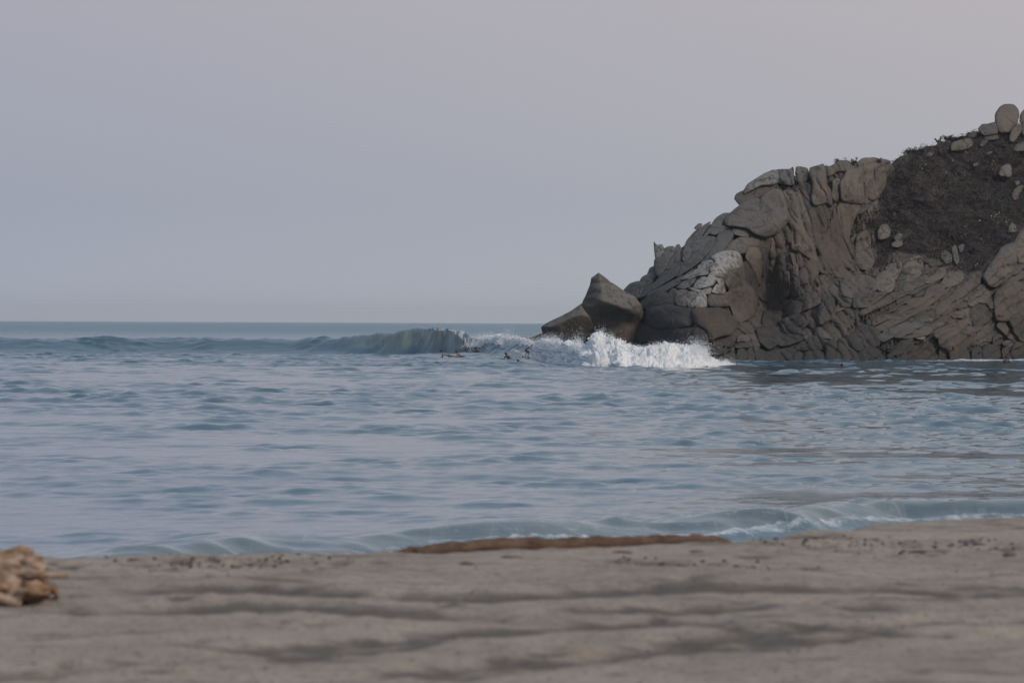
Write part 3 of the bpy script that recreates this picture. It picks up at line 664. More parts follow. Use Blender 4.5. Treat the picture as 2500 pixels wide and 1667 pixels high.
# the dipping slabs, ledges and tumbled blocks of the right-hand flank
D_ = [
 ('rock_block', [(360,1150),(430,1095),(530,1080),(600,1110),(610,1200),(600,1290),(500,1310),(400,1330),(280,1260),(300,1200)], .5, 1.4, 2.6, WET_SHADED, .0),
 ('boulder', [(410,1370),(480,1315),(560,1310),(620,1350),(680,1430),(660,1470),(420,1480)], 1.2, 1.0, 2.4, WET_SHADED, .0),
 ('rock_block', [(190,1300),(220,1240),(270,1230),(300,1300),(400,1380),(400,1475),(190,1475)], .8, 1.0, 2.6, BROWN, .0),
 ('rock_slab', [(640,1190),(720,1120),(850,1070),(1000,1050),(1080,1065),(1110,1090),(1000,1110),(850,1150),(760,1200),(680,1240)], .6, None, 2.6, GREY, .1),
 ('rock_slab', [(800,1200),(850,1140),(960,1110),(1080,1095),(1140,1110),(1150,1160),(1060,1190),(900,1210)], .9, None, 2.6, GREY, .1),
 ('rock_slab', [(940,1030),(1010,1010),(1140,1005),(1155,1030),(1130,1060),(1010,1050)], .6, None, 2.6, GREY, .3),
 ('rock_slab', [(1150,1110),(1200,1060),(1330,1030),(1400,1030),(1350,1070),(1230,1120)], .6, None, 2.6, GREY, .2),
 ('rock_slab', [(1170,1150),(1250,1110),(1380,1060),(1500,1025),(1550,1060),(1590,1150),(1560,1190),(1460,1120),(1340,1120),(1230,1165)], .8, .9, 2.6, BROWN, .2),
 ('boulder', [(990,1190),(1040,1140),(1075,1160),(1100,1220),(1080,1230),(1000,1215)], 1.4, None, 2.3, (1.25,1.25,1.25), .9),
 ('rock_block', [(960,1300),(980,1240),(1060,1225),(1100,1240),(1140,1290),(1080,1330),(980,1340)], 1.1, None, 2.6, BROWN, .1),
 ('rock_block', [(1100,1190),(1160,1165),(1220,1180),(1250,1250),(1230,1350),(1160,1360),(1130,1290)], .9, None, 2.6, BROWN, .0),
 ('rock_block', [(900,1400),(960,1360),(1080,1345),(1140,1370),(1150,1475),(900,1475)], 1.4, .8, 2.8, (.85,.72,.65), .0),
 ('boulder', [(1140,1380),(1200,1370),(1235,1410),(1230,1475),(1150,1475)], 1.4, None, 2.6, BROWN, .0),
 ('rock_block', [(790,1290),(850,1240),(950,1220),(960,1290),(900,1350),(800,1350),(720,1340)], .8, None, 2.6, DARK, .0),
 ('rock_block', [(710,1400),(780,1350),(880,1350),(900,1400),(890,1475),(730,1475)], 1.1, None, 2.6, DARK, .0),
 ('rock_block', [(1200,1190),(1280,1140),(1400,1115),(1470,1130),(1460,1200),(1440,1300),(1430,1470),(1380,1470),(1330,1340),(1260,1290),(1240,1220)], .9, 1.2, 2.8, BROWN, .1),
 ('boulder', [(1250,1320),(1320,1330),(1370,1400),(1390,1475),(1250,1475)], 1.3, None, 2.6, BROWN, .0),
 ('rock_block', [(1450,1250),(1500,1300),(1550,1390),(1560,1475),(1430,1475),(1440,1330)], 1.1, None, 2.6, BROWN, .0),
 ('rock_slab', [(1470,1130),(1530,1160),(1600,1240),(1640,1300),(1600,1300),(1520,1270),(1480,1210)], .8, None, 2.6, DARK, .0),
 ('rock_block', [(1390,970),(1440,930),(1540,905),(1560,1000),(1580,1100),(1500,1020),(1410,1010)], .8, .9, 2.8, (1.02,.97,.95), .2),
 ('rock_block', [(1550,920),(1640,870),(1760,850),(1800,930),(1800,1040),(1720,1080),(1620,1120),(1590,1060)], .2, 1.1, 2.8, DARK, .0),
 ('boulder', [(1510,800),(1560,780),(1620,790),(1625,850),(1580,880),(1520,850)], .8, None, 2.6, (1.02,.97,.95), .3),
 ('rock_block', [(1630,740),(1680,700),(1740,705),(1770,830),(1700,840),(1620,830),(1590,780)], .6, None, 2.8, (1.02,.98,.95), .2),
 ('boulder', [(1650,690),(1680,650),(1710,690),(1700,705),(1640,705)], .6, None, 2.4, TAN, .4),
 ('rock_block', [(1750,860),(1830,830),(1840,880),(1830,960),(1800,940)], .6, None, 2.8, TAN, .1),
 ('rock_block', [(1850,740),(1960,650),(2060,660),(2119,700),(2200,760),(2200,900),(2119,960),(1960,1010),(1850,990),(1830,860)], .3, 1.8, 2.8, BROWN, .1),
 ('rock_slab', [(1720,560),(1800,420),(1880,300),(1960,260),(2020,250),(2030,400),(2000,520),(1920,600),(1830,660),(1760,640)], .5, 1.5, 2.6, (1.0,.95,.92), .2),
 ('rock_block', [(2030,230),(2080,150),(2150,110),(2250,130),(2250,400),(2119,420),(2050,400)], .5, 1.4, 2.6, TAN, .2),
 ('rock_block', [(1980,560),(2060,420),(2140,430),(2200,560),(2119,600),(2000,620)], .4, 1.1, 2.6, GREY, .1),
 ('boulder', [(1640,1130),(1700,1090),(1760,1075),(1750,1150),(1720,1200),(1650,1190)], .9, None, 2.8, GREY, .1),
 ('boulder', [(1620,1210),(1680,1185),(1730,1190),(1780,1230),(1760,1250),(1660,1240)], 1.0, None, 2.6, BROWN, .2),
 ('boulder', [(1800,1200),(1850,1170),(1890,1190),(1890,1260),(1830,1290),(1790,1260)], .9, None, 2.6, DARK, .0),
 ('boulder', [(1890,1260),(1930,1235),(2000,1240),(2005,1290),(1930,1310)], 1.2, None, 2.6, BLUE, .1),
 ('boulder', [(1890,1350),(1910,1310),(1950,1320),(1970,1380),(1950,1470),(1900,1470)], 1.4, None, 2.5, (.95,.76,.66), .0),
 ('rock_slab', [(1850,1090),(1890,1040),(1920,1050),(1960,1110),(2030,1200),(2030,1250),(1960,1210),(1900,1150)], .8, None, 2.6, BROWN, .1),
 ('rock_block', [(1980,1030),(2060,980),(2150,960),(2200,1000),(2200,1200),(2119,1250),(2050,1180),(2000,1100)], .4, 1.4, 2.6, DARK, .0),
 ('boulder', [(1700,1310),(1780,1280),(1850,1310),(1870,1400),(1800,1475),(1700,1475)], 1.2, None, 2.6, DARK, .0),
 ('boulder', [(1580,1340),(1640,1300),(1690,1340),(1700,1475),(1580,1475)], 1.1, None, 2.6, DARK, .0),
 ('rock_block', [(2040,1260),(2119,1250),(2200,1280),(2200,1475),(2060,1475),(1990,1350)], .8, 1.2, 2.6, DARK, .0),
 ('boulder', [(1960,1380),(2010,1350),(2060,1400),(2060,1475),(1970,1475)], 1.4, None, 2.6, WET_SHADED, .0),
 ('rock_slab', [(130,1160),(300,1040),(480,950),(520,960),(400,1040),(250,1130),(150,1200)], .7, None, 2.8, BROWN, .1),
 ('rock_slab', [(30,1100),(110,1060),(300,960),(450,880),(480,910),(350,1000),(180,1080),(40,1120)], .6, None, 2.8, BROWN, .1),
 ('rock_block', [(110,1040),(170,960),(290,880),(340,760),(300,750),(210,840),(150,920),(100,1000)], .3, .8, 2.6, (1,.97,.93), .2),
 ('rock_slab', [(560,860),(760,740),(960,620),(1060,580),(1095,650),(960,720),(800,810),(620,900),(480,960),(450,920)], .7, 1.1, 3.0, BROWN, .2),
 ('rock_slab', [(620,1080),(800,980),(1000,880),(1250,740),(1330,690),(1250,790),(1050,930),(850,1040),(700,1110)], .6, .9, 2.8, (.9,.8,.76), .1),
 ('rock_slab', [(590,1010),(750,920),(880,830),(1080,790),(1180,740),(1100,830),(900,930),(720,1010),(600,1060)], .4, .9, 2.8, (.88,.79,.75), .1),
 ('rock_block', [(1080,800),(1140,690),(1220,660),(1270,650),(1300,680),(1250,740),(1160,780)], .6, None, 2.8, BROWN, .1),
 ('rock_block', [(1110,610),(1180,560),(1250,490),(1295,510),(1290,570),(1200,620),(1120,640)], .6, None, 2.6, TAN, .2),
 ('boulder', [(1280,620),(1320,550),(1400,510),(1460,520),(1495,570),(1460,630),(1380,670),(1300,680)], .8, None, 2.4, TAN, .2),
 ('boulder', [(1260,630),(1290,630),(1320,670),(1280,680)], 1.0, None, 2.4, TAN, .2),
 ('rock_slab', [(1220,900),(1280,820),(1400,740),(1500,640),(1600,560),(1600,650),(1540,760),(1450,850),(1350,940),(1230,960)], .4, 1.2, 2.8, (.95,.88,.84), .1),
 ('boulder', [(580,620),(620,550),(690,520),(750,550),(780,640),(750,720),(680,740),(600,700)], 1.0, None, 2.3, TAN, .4),
 ('boulder', [(690,480),(760,440),(840,425),(850,480),(810,560),(790,600),(750,560),(700,510)], .8, None, 2.4, TAN, .4),
 ('boulder', [(770,680),(810,590),(860,560),(890,590),(890,640),(820,680)], .7, None, 2.6, DARK, .1),
 ('rock_block', [(880,470),(940,400),(1030,370),(1065,450),(1060,510),(990,540),(900,540)], .8, None, 2.8, (1.2,1.12,.98), .4),
 ('rock_block', [(900,620),(910,560),(980,545),(1060,520),(1055,550),(960,620)], .6, None, 2.6, TAN, .2),
 ('rock_block', [(1265,330),(1310,310),(1360,350),(1365,410),(1310,430),(1270,380)], .6, None, 2.6, GREY, .2),
 ('rock_block', [(1380,290),(1410,260),(1430,310),(1445,400),(1420,440),(1390,380)], .6, None, 2.6, GREY, .2),
 ('rock_block', [(1440,270),(1480,240),(1500,260),(1470,320)], .5, None, 2.6, GREY, .2),
 ('rock_column', [(390,200),(440,140),(490,130),(525,190),(530,280),(560,380),(520,470),(430,470),(380,360)], .4, .9, 2.6, BROWN, .3),
 ('rock_block', [(330,180),(380,140),(410,170),(380,240),(330,230)], .5, None, 2.6, GREY, .3),
 ('rock_block', [(300,320),(350,250),(380,270),(380,360),(320,400)], .4, None, 2.6, GREY, .2),
 ('rock_block', [(245,440),(300,400),(360,430),(400,560),(340,580),(280,520)], .5, None, 2.6, DARK, .2),
 ('rock_block', [(130,520),(200,480),(235,520),(250,620),(220,740),(150,760),(130,640)], .4, None, 2.6, DARK, .2),
 ('rock_block', [(20,560),(80,520),(130,540),(135,640),(20,700)], .2, None, 2.6, DARK, .1),
 ('rock_block', [(20,720),(120,660),(150,760),(140,850),(20,830)], .3, None, 2.6, DARK, .0),
 ('rock_block', [(240,640),(330,580),(440,570),(540,600),(580,700),(500,740),(370,780),(260,760)], .5, 1.0, 2.6, BROWN, .2),
 ('rock_block', [(370,790),(450,730),(520,740),(600,740),(690,740),(600,820),(500,880),(380,880)], .4, .9, 2.6, BROWN, .1),
 ('rock_block', [(0,900),(60,830),(140,820),(150,900),(120,990),(40,1050),(0,1050)], .2, 1.0, 2.6, DARK, .0),
 ('boulder', [(1090,400),(1110,390),(1130,460),(1100,480)], .5, None, 2.4, GREY, .3),
 ('boulder', [(1180,280),(1210,265),(1225,320),(1200,330)], .5, None, 2.4, GREY, .2),
]
H_ = [
 ('rock_block', [(445,330),(480,290),(600,275),(645,285),(665,340),(640,380),(520,400),(445,410)], 1.0, .8, 3.0, (.95,.88,.84), .1),
 ('rock_block', [(670,290),(740,260),(830,245),(865,260),(860,370),(840,470),(760,490),(710,440),(690,340)], 1.0, .9, 3.0, (.95,.88,.84), .2),
 ('rock_block', [(430,430),(540,400),(650,380),(700,410),(710,490),(600,505),(480,510),(400,490)], 1.2, .8, 2.8, BROWN, .1),
 ('rock_block', [(400,760),(430,640),(460,560),(540,530),(600,600),(620,700),(630,820),(520,830),(410,830)], 1.6, 1.0, 2.6, BROWN, .0),
 ('rock_block', [(610,620),(640,540),(700,510),(740,600),(770,720),(770,820),(650,825),(630,720)], 1.6, .8, 2.6, BROWN, .0),
 ('rock_block', [(745,520),(800,490),(840,530),(890,600),(920,680),(910,820),(790,820),(770,680)], 1.5, .8, 2.6, BROWN, .0),
 ('rock_block', [(150,720),(230,640),(330,610),(390,640),(400,830),(180,830)], 1.7, 1.0, 2.6, BROWN, .0),
 ('boulder', [(200,520),(240,490),(260,560),(230,620),(190,600)], 1.0, None, 2.6, BROWN, .1),
 ('boulder', [(330,520),(370,490),(390,520),(380,580),(330,600)], 1.2, None, 2.6, BROWN, .1),
 ('boulder', [(0,410),(60,390),(140,410),(165,460),(170,600),(80,640),(0,620)], 1.0, None, 2.7, BROWN, .1),
 ('rock_block', [(930,620),(1020,590),(1180,570),(1200,680),(1200,820),(1060,820),(940,820)], .6, 1.0, 2.8, WET_SHADED, .0),
 ('rock_block', [(1210,560),(1400,520),(1480,560),(1420,680),(1380,820),(1250,820),(1200,700)], .6, 1.0, 2.6, WET_SHADED, .0),
 ('boulder', [(1430,680),(1480,600),(1560,580),(1620,640),(1610,820),(1410,825)], 1.0, None, 2.6, DARK, .0),
 ('boulder', [(1640,720),(1670,600),(1760,570),(1900,570),(2000,640),(2010,820),(1630,825)], 1.0, 1.0, 2.6, DARK, .0),
 ('rock_block', [(1500,520),(1560,420),(1700,330),(1880,290),(2010,330),(2040,420),(2010,540),(1850,560),(1700,550)], .6, 1.2, 2.6, DARK, .0),
 ('boulder', [(1840,240),(1920,210),(2030,208),(2110,250),(2150,300),(2120,350),(2000,350),(1890,310)], 1.0, None, 2.4, BROWN, .3),
 ('boulder', [(2110,360),(2150,310),(2200,290),(2230,310),(2230,390),(2170,400)], 1.0, None, 2.5, BROWN, .2),
 ('rock_block', [(2040,430),(2110,400),(2200,410),(2230,480),(2220,640),(2200,820),(2050,825),(2030,600)], .9, .9, 2.7, DARK, .0),
 ('boulder', [(1560,330),(1620,290),(1710,262),(1740,290),(1690,330),(1600,370)], .9, None, 2.5, GREY, .2),
]
for pan, lst in (('A', A), ('B', B), ('D', D_), ('H', H_)):
    for nm, pts, fwd, t, n, tint, pale in lst:
        rock(nm, pan, pts, fwd, t, n, tint, pale)

# rocks that stand free: things of their own
def faceted(name, outline_pts, inner, D, back, tint, pale, seed, **props):
    """a rock with broad planes and blunt edges: outline and inner corners in panel E, each with its height towards the beach (m)"""
    from mathutils.geometry import delaunay_2d_cdt
    ox, oy, s = PAN['E']
    allp = [(ox + a * s, oy + b * s, c) for a, b, c in outline_pts + inner]
    n = len(outline_pts)
    v2, _, tris, _, _, _ = delaunay_2d_cdt([Vector(p[:2]) for p in allp], [(k, (k + 1) % n) for k in range(n)], [], 1, 1e-4)
    P = np.array([[p.x, p.y] for p in v2]); h = np.array([p[2] for p in allp])[:len(P)]
    V = W(P[:, 0], P[:, 1], D - h)
    B = W(P[:, 0], P[:, 1], D + back * np.array([0.0] * n + [1.0] * (len(P) - n)))
    nv = len(V)
    V = np.concatenate([V, B[n:]])
    F = [list(t) for t in tris] + [[(k if k < n else k + nv - n) for k in t][::-1] for t in tris]
    F = np.array(F)
    a, b, c = V[F[0][0]], V[F[0][1]], V[F[0][2]]
    if np.cross(b - a, c - a)[1] > 0: F = F[:, ::-1]
    for _ in range(4):                                            # split every triangle in four
        e = np.sort(np.concatenate([F[:, [0, 1]], F[:, [1, 2]], F[:, [2, 0]]]), 1)
        u, inv = np.unique(e, axis=0, return_inverse=True); inv = inv.ravel()
        m = len(F); mid = inv.reshape(3, m) + len(V)
        V = np.concatenate([V, (V[u[:, 0]] + V[u[:, 1]]) / 2])
        F = np.concatenate([np.stack([F[:, 0], mid[0], mid[2]], 1), np.stack([mid[0], F[:, 1], mid[1]], 1), np.stack([mid[2], mid[1], F[:, 2]], 1), np.stack([mid[0], mid[1], mid[2]], 1)])
    e = np.unique(np.sort(np.concatenate([F[:, [0, 1]], F[:, [1, 2]], F[:, [2, 0]]]), 1), axis=0)
    deg = np.bincount(e.ravel(), minlength=len(V))[:, None]
    for _ in range(9):                                           # blunt the edges
        S = np.zeros_like(V)
        np.add.at(S, e[:, 0], V[e[:, 1]]); np.add.at(S, e[:, 1], V[e[:, 0]])
        V = 0.5 * V + 0.5 * S / deg
    V = V + np.stack([fbm(V * 0.7 + 5 * k, 4, seed + k) for k in range(3)], -1) * np.array([.04, .10, .04])
    me = fmesh(name, V, F)
    o = link(name, me, M['rock'], None, **props)
    o.color = (*tint, pale)
    return o
def free(nm, pan, pts, label, cat, **k):
    return rock(nm, pan, pts, parent=None, label=label, category=cat, **k)
faceted('sea_rock', [(852,112,0),(915,160,0),(1000,228,0),(1140,318,0),(1290,402,0),(1350,475,.2),(1372,560,.3),(1360,680,.2),(1300,800,.1),(1290,1080,0),
     (950,1090,0),(840,860,.2),(750,640,.4),(640,492,.2),(688,385,0),(736,262,0),(758,178,0)],
    [(870,230,.7),(880,330,1.6),(890,440,2.7),(1010,480,3.0),(1180,540,2.6),(1300,585,1.4),(780,520,1.6),(840,600,1.3),(960,640,1.3),(1120,690,1.2),(1260,700,.6),
     (1050,330,1.2),(1180,430,1.5),(880,780,.9),(1000,900,1.2),(1150,900,1.0)], 348.0, 2.2, (1.0, .92, .85), .3, 700,
    label='tall pointed brown sea rock with a bleached tip beside the breaking foam', category='rock')
faceted('sea_rock', [(180,748,0),(255,692,0),(400,628,0),(520,566,0),(655,470,0),(700,518,.2),(800,640,.5),(900,740,.4),(965,860,.2),(970,1060,0),(700,1120,0),(450,1120,0),(215,1060,0),(208,860,0)],
    [(300,742,1.3),(420,690,1.9),(560,622,2.3),(650,600,2.4),(740,630,2.1),(640,560,1.2),(850,830,1.2),(600,860,1.9),(400,880,1.7),(280,900,1.0)], 367.0, 2.0, (1.02, .93, .86), .3, 720,
    label='low sloping dark sea rock leaning against the tall pointed one', category='rock')
free('sea_rock', 'E', [(30,890),(120,850),(210,820),(240,900),(260,1000),(120,1010),(50,960)],
     'small dark wedge of rock at the seaward foot of the low sloping rock', 'rock', at=377, t=1.2, n=2.2, tint=WET_SHADED, pale=.0)
free('sea_rock', 'E', [(1110,900),(1150,840),(1220,830),(1270,880),(1300,960),(1300,1100),(1120,1100)],
     'brown rounded rock half hidden in the spray between pointed rock and cliff', 'rock', at=350, n=2.4, tint=BROWN, pale=.1)
HB = 'boulders on the scrubby hill'
for nm, pts, label, k in [
    ('boulder', [(1800,330),(1805,230),(1850,150),(1910,120),(2020,125),(2070,180),(2085,250),(2060,330),(2000,390),(1960,440),(1870,450),(1830,420)],
     'tall egg-shaped pale boulder standing highest on the hilltop', dict(fwd=1.0, pale=.2, tint=TAN)),
    ('boulder', [(1605,405),(1650,350),(1720,345),(1800,325),(1840,400),(1830,460),(1690,480),(1630,450)],
     'low wide grey boulder touching the foot of the tall egg-shaped boulder', dict(fwd=1.2, pale=.15, tint=GREY)),
    ('boulder', [(2085,280),(2110,210),(2138,180),(2200,170),(2230,260),(2200,345),(2100,340)],
     'rounded boulder on the hilltop just right of the tall egg-shaped one', dict(fwd=.8, pale=.15, tint=GREY)),
    ('boulder', [(1970,540),(1975,460),(2010,380),(2060,345),(2110,350),(2110,420),(2060,510),(2010,560)],
     'oblong upright pale boulder leaning below the tall egg-shaped boulder', dict(fwd=1.0, pale=.2, tint=TAN)),
    ('boulder', [(2110,350),(2200,340),(2230,440),(2140,480),(2100,430)],
     'grey boulder wedged between the oblong leaning boulder and the hilltop', dict(fwd=.8, pale=.1, tint=GREY)),
    ('boulder', [(2010,640),(2050,590),(2138,545),(2220,560),(2220,640),(2138,665),(2040,665)],
     'long flat boulder lying in scrub below the oblong leaning boulder', dict(fwd=.9, pale=.2, tint=TAN)),
    ('boulder', [(1290,600),(1320,560),(1430,520),(1510,515),(1545,560),(1530,610),(1430,650),(1300,660)],
     'long loaf-shaped pale boulder lying just under the scrubby ridge line', dict(fwd=1.0, pale=.25, tint=TAN)),
    ('boulder', [(1620,590),(1680,500),(1760,460),(1830,470),(1840,520),(1730,540),(1660,610)],
     'slanting grey boulder below the low wide boulder on the hilltop', dict(fwd=.8, pale=.1, tint=GREY)),
    ('boulder', [(1490,480),(1540,430),(1605,450),(1570,500),(1500,510)],
     'small dark boulder poking out of the scrub on the ridge line', dict(fwd=.6, pale=.1, tint=DARK)),
    ('boulder', [(915,800),(950,755),(970,790),(940,835)],
     'small white stone in the scrub near the cliff notch', dict(fwd=.8, pale=.4, tint=(1.3, 1.3, 1.3))),
    ('boulder', [(1010,690),(1050,675),(1090,690),(1060,725),(1010,720)],
     'small low grey stone in the scrub above the small white stone', dict(fwd=.8, pale=.2, tint=GREY)),
    ('boulder', [(1845,920),(1870,850),(1930,815),(1985,830),(1995,940),(1960,965),(1900,950),(1870,955)],
     'pale notched boulder alone in the middle of the dark scrub', dict(fwd=1.0, pale=.4, tint=(1.25, 1.2, 1.12))),
    ('boulder', [(1540,820),(1580,795),(1615,800),(1600,830),(1560,840)],
     'small flat grey stone in the scrub between loaf-shaped and notched boulders', dict(fwd=.8, pale=.2, tint=GREY)),
    ('boulder', [(2000,1150),(2040,1090),(2100,1055),(2138,1070),(2100,1140),(2060,1230),(2010,1220)],
     'slanting pale boulder in the scrub downhill of the notched boulder', dict(fwd=.9, pale=.2, tint=TAN)),
    ('boulder', [(1700,690),(1740,665),(1770,670),(1740,700)],
     'tiny pale stone in the scrub below the slanting grey boulder', dict(fwd=.7, pale=.2, tint=TAN)),
    ('boulder', [(2030,1010),(2080,1000),(2090,1040),(2050,1055)],
     'small stone just above the slanting pale boulder in the scrub', dict(fwd=.8, pale=.2, tint=TAN))]:
    free(nm, 'C', pts, label, 'boulder', group=HB, **k)
for pts, label, k in [
    ([(600,110),(640,40),(690,30),(740,90),(730,160),(670,190),(610,190)], 'pale rounded boulder with a dark crack at the left edge of the scrub', dict(fwd=1.0, pale=.3, tint=TAN)),
    ([(770,170),(820,125),(860,140),(840,190),(790,200)], 'small tan stone resting on the knobbly boulder in the scrub', dict(fwd=1.0, pale=.3, tint=TAN)),
    ([(750,230),(800,200),(860,200),(860,250),(800,275),(750,260)], 'knobbly tan boulder in the lower scrub beside the cracked boulder', dict(fwd=1.0, pale=.3, tint=TAN)),
    ([(1960,60),(1990,20),(2030,40),(2040,110),(1960,115)], 'small square pale boulder at the lower right edge of the scrub', dict(fwd=1.0, pale=.3, tint=TAN))]:
    free('boulder', 'D', pts, label, 'boulder', group=HB, **k)

# ------------------------------------------------------------------ sea
# main breaking wave: photograph column -> crest distance, height, front length, forward throw of the lip
WAVE = np.array([
    (-900, 412, 1.4, 9, 0), (0, 415, 1.5, 9, 0), (400, 418, 1.65, 9, 0), (700, 416, 1.55, 8, 0), (800, 413, 1.6, 7, .1), (880, 409, 2.05, 6, .25),
    (1000, 402, 2.60, 5.0, .8), (1080, 396, 2.62, 4.4, 1.3), (1125, 392, 2.45, 4.2, 1.5), (1160, 389, 1.7, 6, .8), (1220, 383, 1.25, 10, .1),
    (1300, 374, 1.1, 13, 0), (1380, 352, 0.8, 12, 0), (1500, 330, 0.35, 10, 0), (1700, 325, 0.1, 10, 0), (3400, 325, 0, 10, 0)], float)
WAVE2 = np.array([(1050, 462, 0.0), (1180, 462, 1.7), (1330, 462, 2.35), (1600, 455, 2.3), (1900, 455, .5), (3400, 455, 0)], float)
SHORE = np.array([(-2600, 47, .30), (0, 52.5, .30), (330, 54.5, .42), (700, 57.5, .36), (1050, 60.5, .46), (1300, 61.5, .48), (1650, 62.5, .44),
                  (1900, 64, .42), (2400, 66, .46), (5000, 72, .4)], float)
SHORE2 = np.array([(-2600, 76, .05), (200, 82, .10), (800, 87, .14), (1500, 88, .12), (2400, 92, .06), (5000, 95, .05)], float)

def pxof(x, y):
    return 1250 + F_PX * x / np.maximum(y, 1.0)

def big_waves(x, y):
    """height and shoreward throw of the breaking waves, plus silt and foam masks"""
    px = pxof(x, y)
    yc = sinterp(px, WAVE[:, [0, 1]]); H = sinterp(px, WAVE[:, [0, 2]])
    Lf = sinterp(px, WAVE[:, [0, 3]]); T = sinterp(px, WAVE[:, [0, 4]])
    p3 = np.stack([x * 0.16, x * 0 + 1.7, x * 0], -1)
    yc = yc + 1.2 * vnoise(p3, 90)
    t = y - yc
    front = np.clip(1 + t / Lf, 0, 1)
    face = front ** 2 * (3 - 2 * front)
    face = np.where(t < 0, 0.35 * front + 0.65 * face ** 1.4, 1 / (1 + (np.maximum(t, 0) / 7.0) ** 2))
    crest = 1 + 0.07 * vnoise(np.stack([x * 0.9, y * 0.1, x * 0], -1), 91) + 0.05 * vnoise(np.stack([x * 2.2, y * 0.2, x * 0], -1), 92)
    z = H * face * crest
    z = z - 0.10 * H * np.exp(-((t + Lf * 1.25) / (Lf * 0.5)) ** 2)          # trough ahead of the face
    dy = -T * face ** 3 * np.where(t < 0, 1, np.exp(-np.maximum(t, 0) / 2.0))
    silt = sstep(1.55, 2.5, H) * sstep(0.05, 0.5, face) * (t < 2.5)
    foam = np.zeros_like(x)
    # thin foam drawn up the face and torn off the crest
    foam += 0.40 * sstep(900, 1060, px) * (1 - sstep(1130, 1180, px)) * sstep(0.9, 0.99, face) * (np.abs(t) < 3)
    foam += 0.5 * sstep(1140, 1190, px) * (1 - sstep(1330, 1400, px)) * sstep(-4, -1, t) * (1 - sstep(8, 16, t))
    z2 = sinterp(px, WAVE2[:, [0, 2]]) * np.exp(-((y - sinterp(px, WAVE2[:, [0, 1]])) / 7.0) ** 2)
    z += z2
    silt = np.maximum(silt, 0.8 * sstep(0.8, 2.0, z2))
    # hump in front of the pocket where the paddlers float
    z += 0.35 * np.exp(-((px - 1180) / 190) ** 2 - ((y - 374) / 11) ** 2)
    silt = np.maximum(silt, 0.2 * np.exp(-((px - 1240) / 130) ** 2 - ((y - 368) / 16) ** 2))
    # small shore break
    for SH, L, B in ((SHORE, 2.6, 3.2), (SHORE2, 2.6, 4.0)):
        ys = sinterp(px, SH[:, [0, 1]]); hs = sinterp(px, SH[:, [0, 2]])
        ys = ys + 1.6 * vnoise(np.stack([x * 0.28, y * 0 + 3, x * 0], -1), 95) + 0.5 * vnoise(np.stack([x * 0.9, y * 0 + 9, x * 0], -1), 96)
        hs = hs * (1 + 0.35 * vnoise(np.stack([x * 0.45, y * 0, x * 0 + 4], -1), 97))
        t = y - ys
        fc = np.where(t < 0, sstep(0, 1, np.clip(1 + t / L, 0, 1)), 1 / (1 + (np.maximum(t, 0) / B) ** 2))
        z += 0.75 * hs * fc
        if SH is SHORE:
            dy = dy - 0.12 * fc ** 3 * np.where(t < 0, 1, np.exp(-np.maximum(t, 0) / 0.8))
            silt = np.maximum(silt, 0.65 * sstep(0.15, 0.7, fc))
            foam += (0.16 + 0.22 * sstep(900, 1250, px) * (1 - 0.4 * sstep(1700, 2000, px))) * sstep(0.10, 0.5, fc) * (t < 0.3) + 0.35 * (t < -1.2)
    # foam licking the foot of the headland and trailing from the broken wave
    ex = (y - sinterp(px, [(1300, 352), (1760, 339), (2050, 347), (2450, 366), (2950, 386), (3400, 390)]))
    wash = sstep(1700, 1800, px) * np.exp(-((ex + 8) / (7.0 + 6 * sstep(2150, 2350, px))) ** 2)
    foam += wash * (0.48 + 0.42 * sstep(2180, 2320, px)) * (px < 3200)
    z += 0.10 * wash
    return z, dy, np.clip(silt, 0, 1), np.clip(foam, 0, 1)

def chop(x, y, spacing):
    """short wind waves travelling shoreward; waves finer than the mesh are left to the material"""
    z = np.zeros_like(x); dx = np.zeros_like(x); dyy = np.zeros_like(x)
    r = np.random.default_rng(11)
    n = 72
    lam = np.exp(np.linspace(math.log(0.42), math.log(16), n)) * r.uniform(0.92, 1.08, n)
    group = np.clip(0.68 + 0.5 * vnoise(np.stack([x * 0.045, y * 0.03, x * 0], -1), 40) + 0.75 * vnoise(np.stack([x * 0.33, y * 0.22, x * 0], -1), 41), 0.22, 2.0)
    for k in range(n):
        th = r.normal(0, 0.72)
        kk = 2 * math.pi / lam[k]
        kx, ky = math.sin(th) * kk, -math.cos(th) * kk
        slope = 0.054 * (1.0 if lam[k] < 1.7 else (1.7 / lam[k]) ** 1.2)
        a = slope / kk * sstep(1.3, 2.4, lam[k] / spacing)
        ph = kx * x + ky * y + r.uniform(0, 6.28)
        c = np.cos(ph); s_ = np.sin(ph)
        z += a * c
        dx -= 0.8 * a * kx / kk * s_; dyy -= 0.8 * a * ky / kk * s_
    return z * group, dx * group, dyy * group

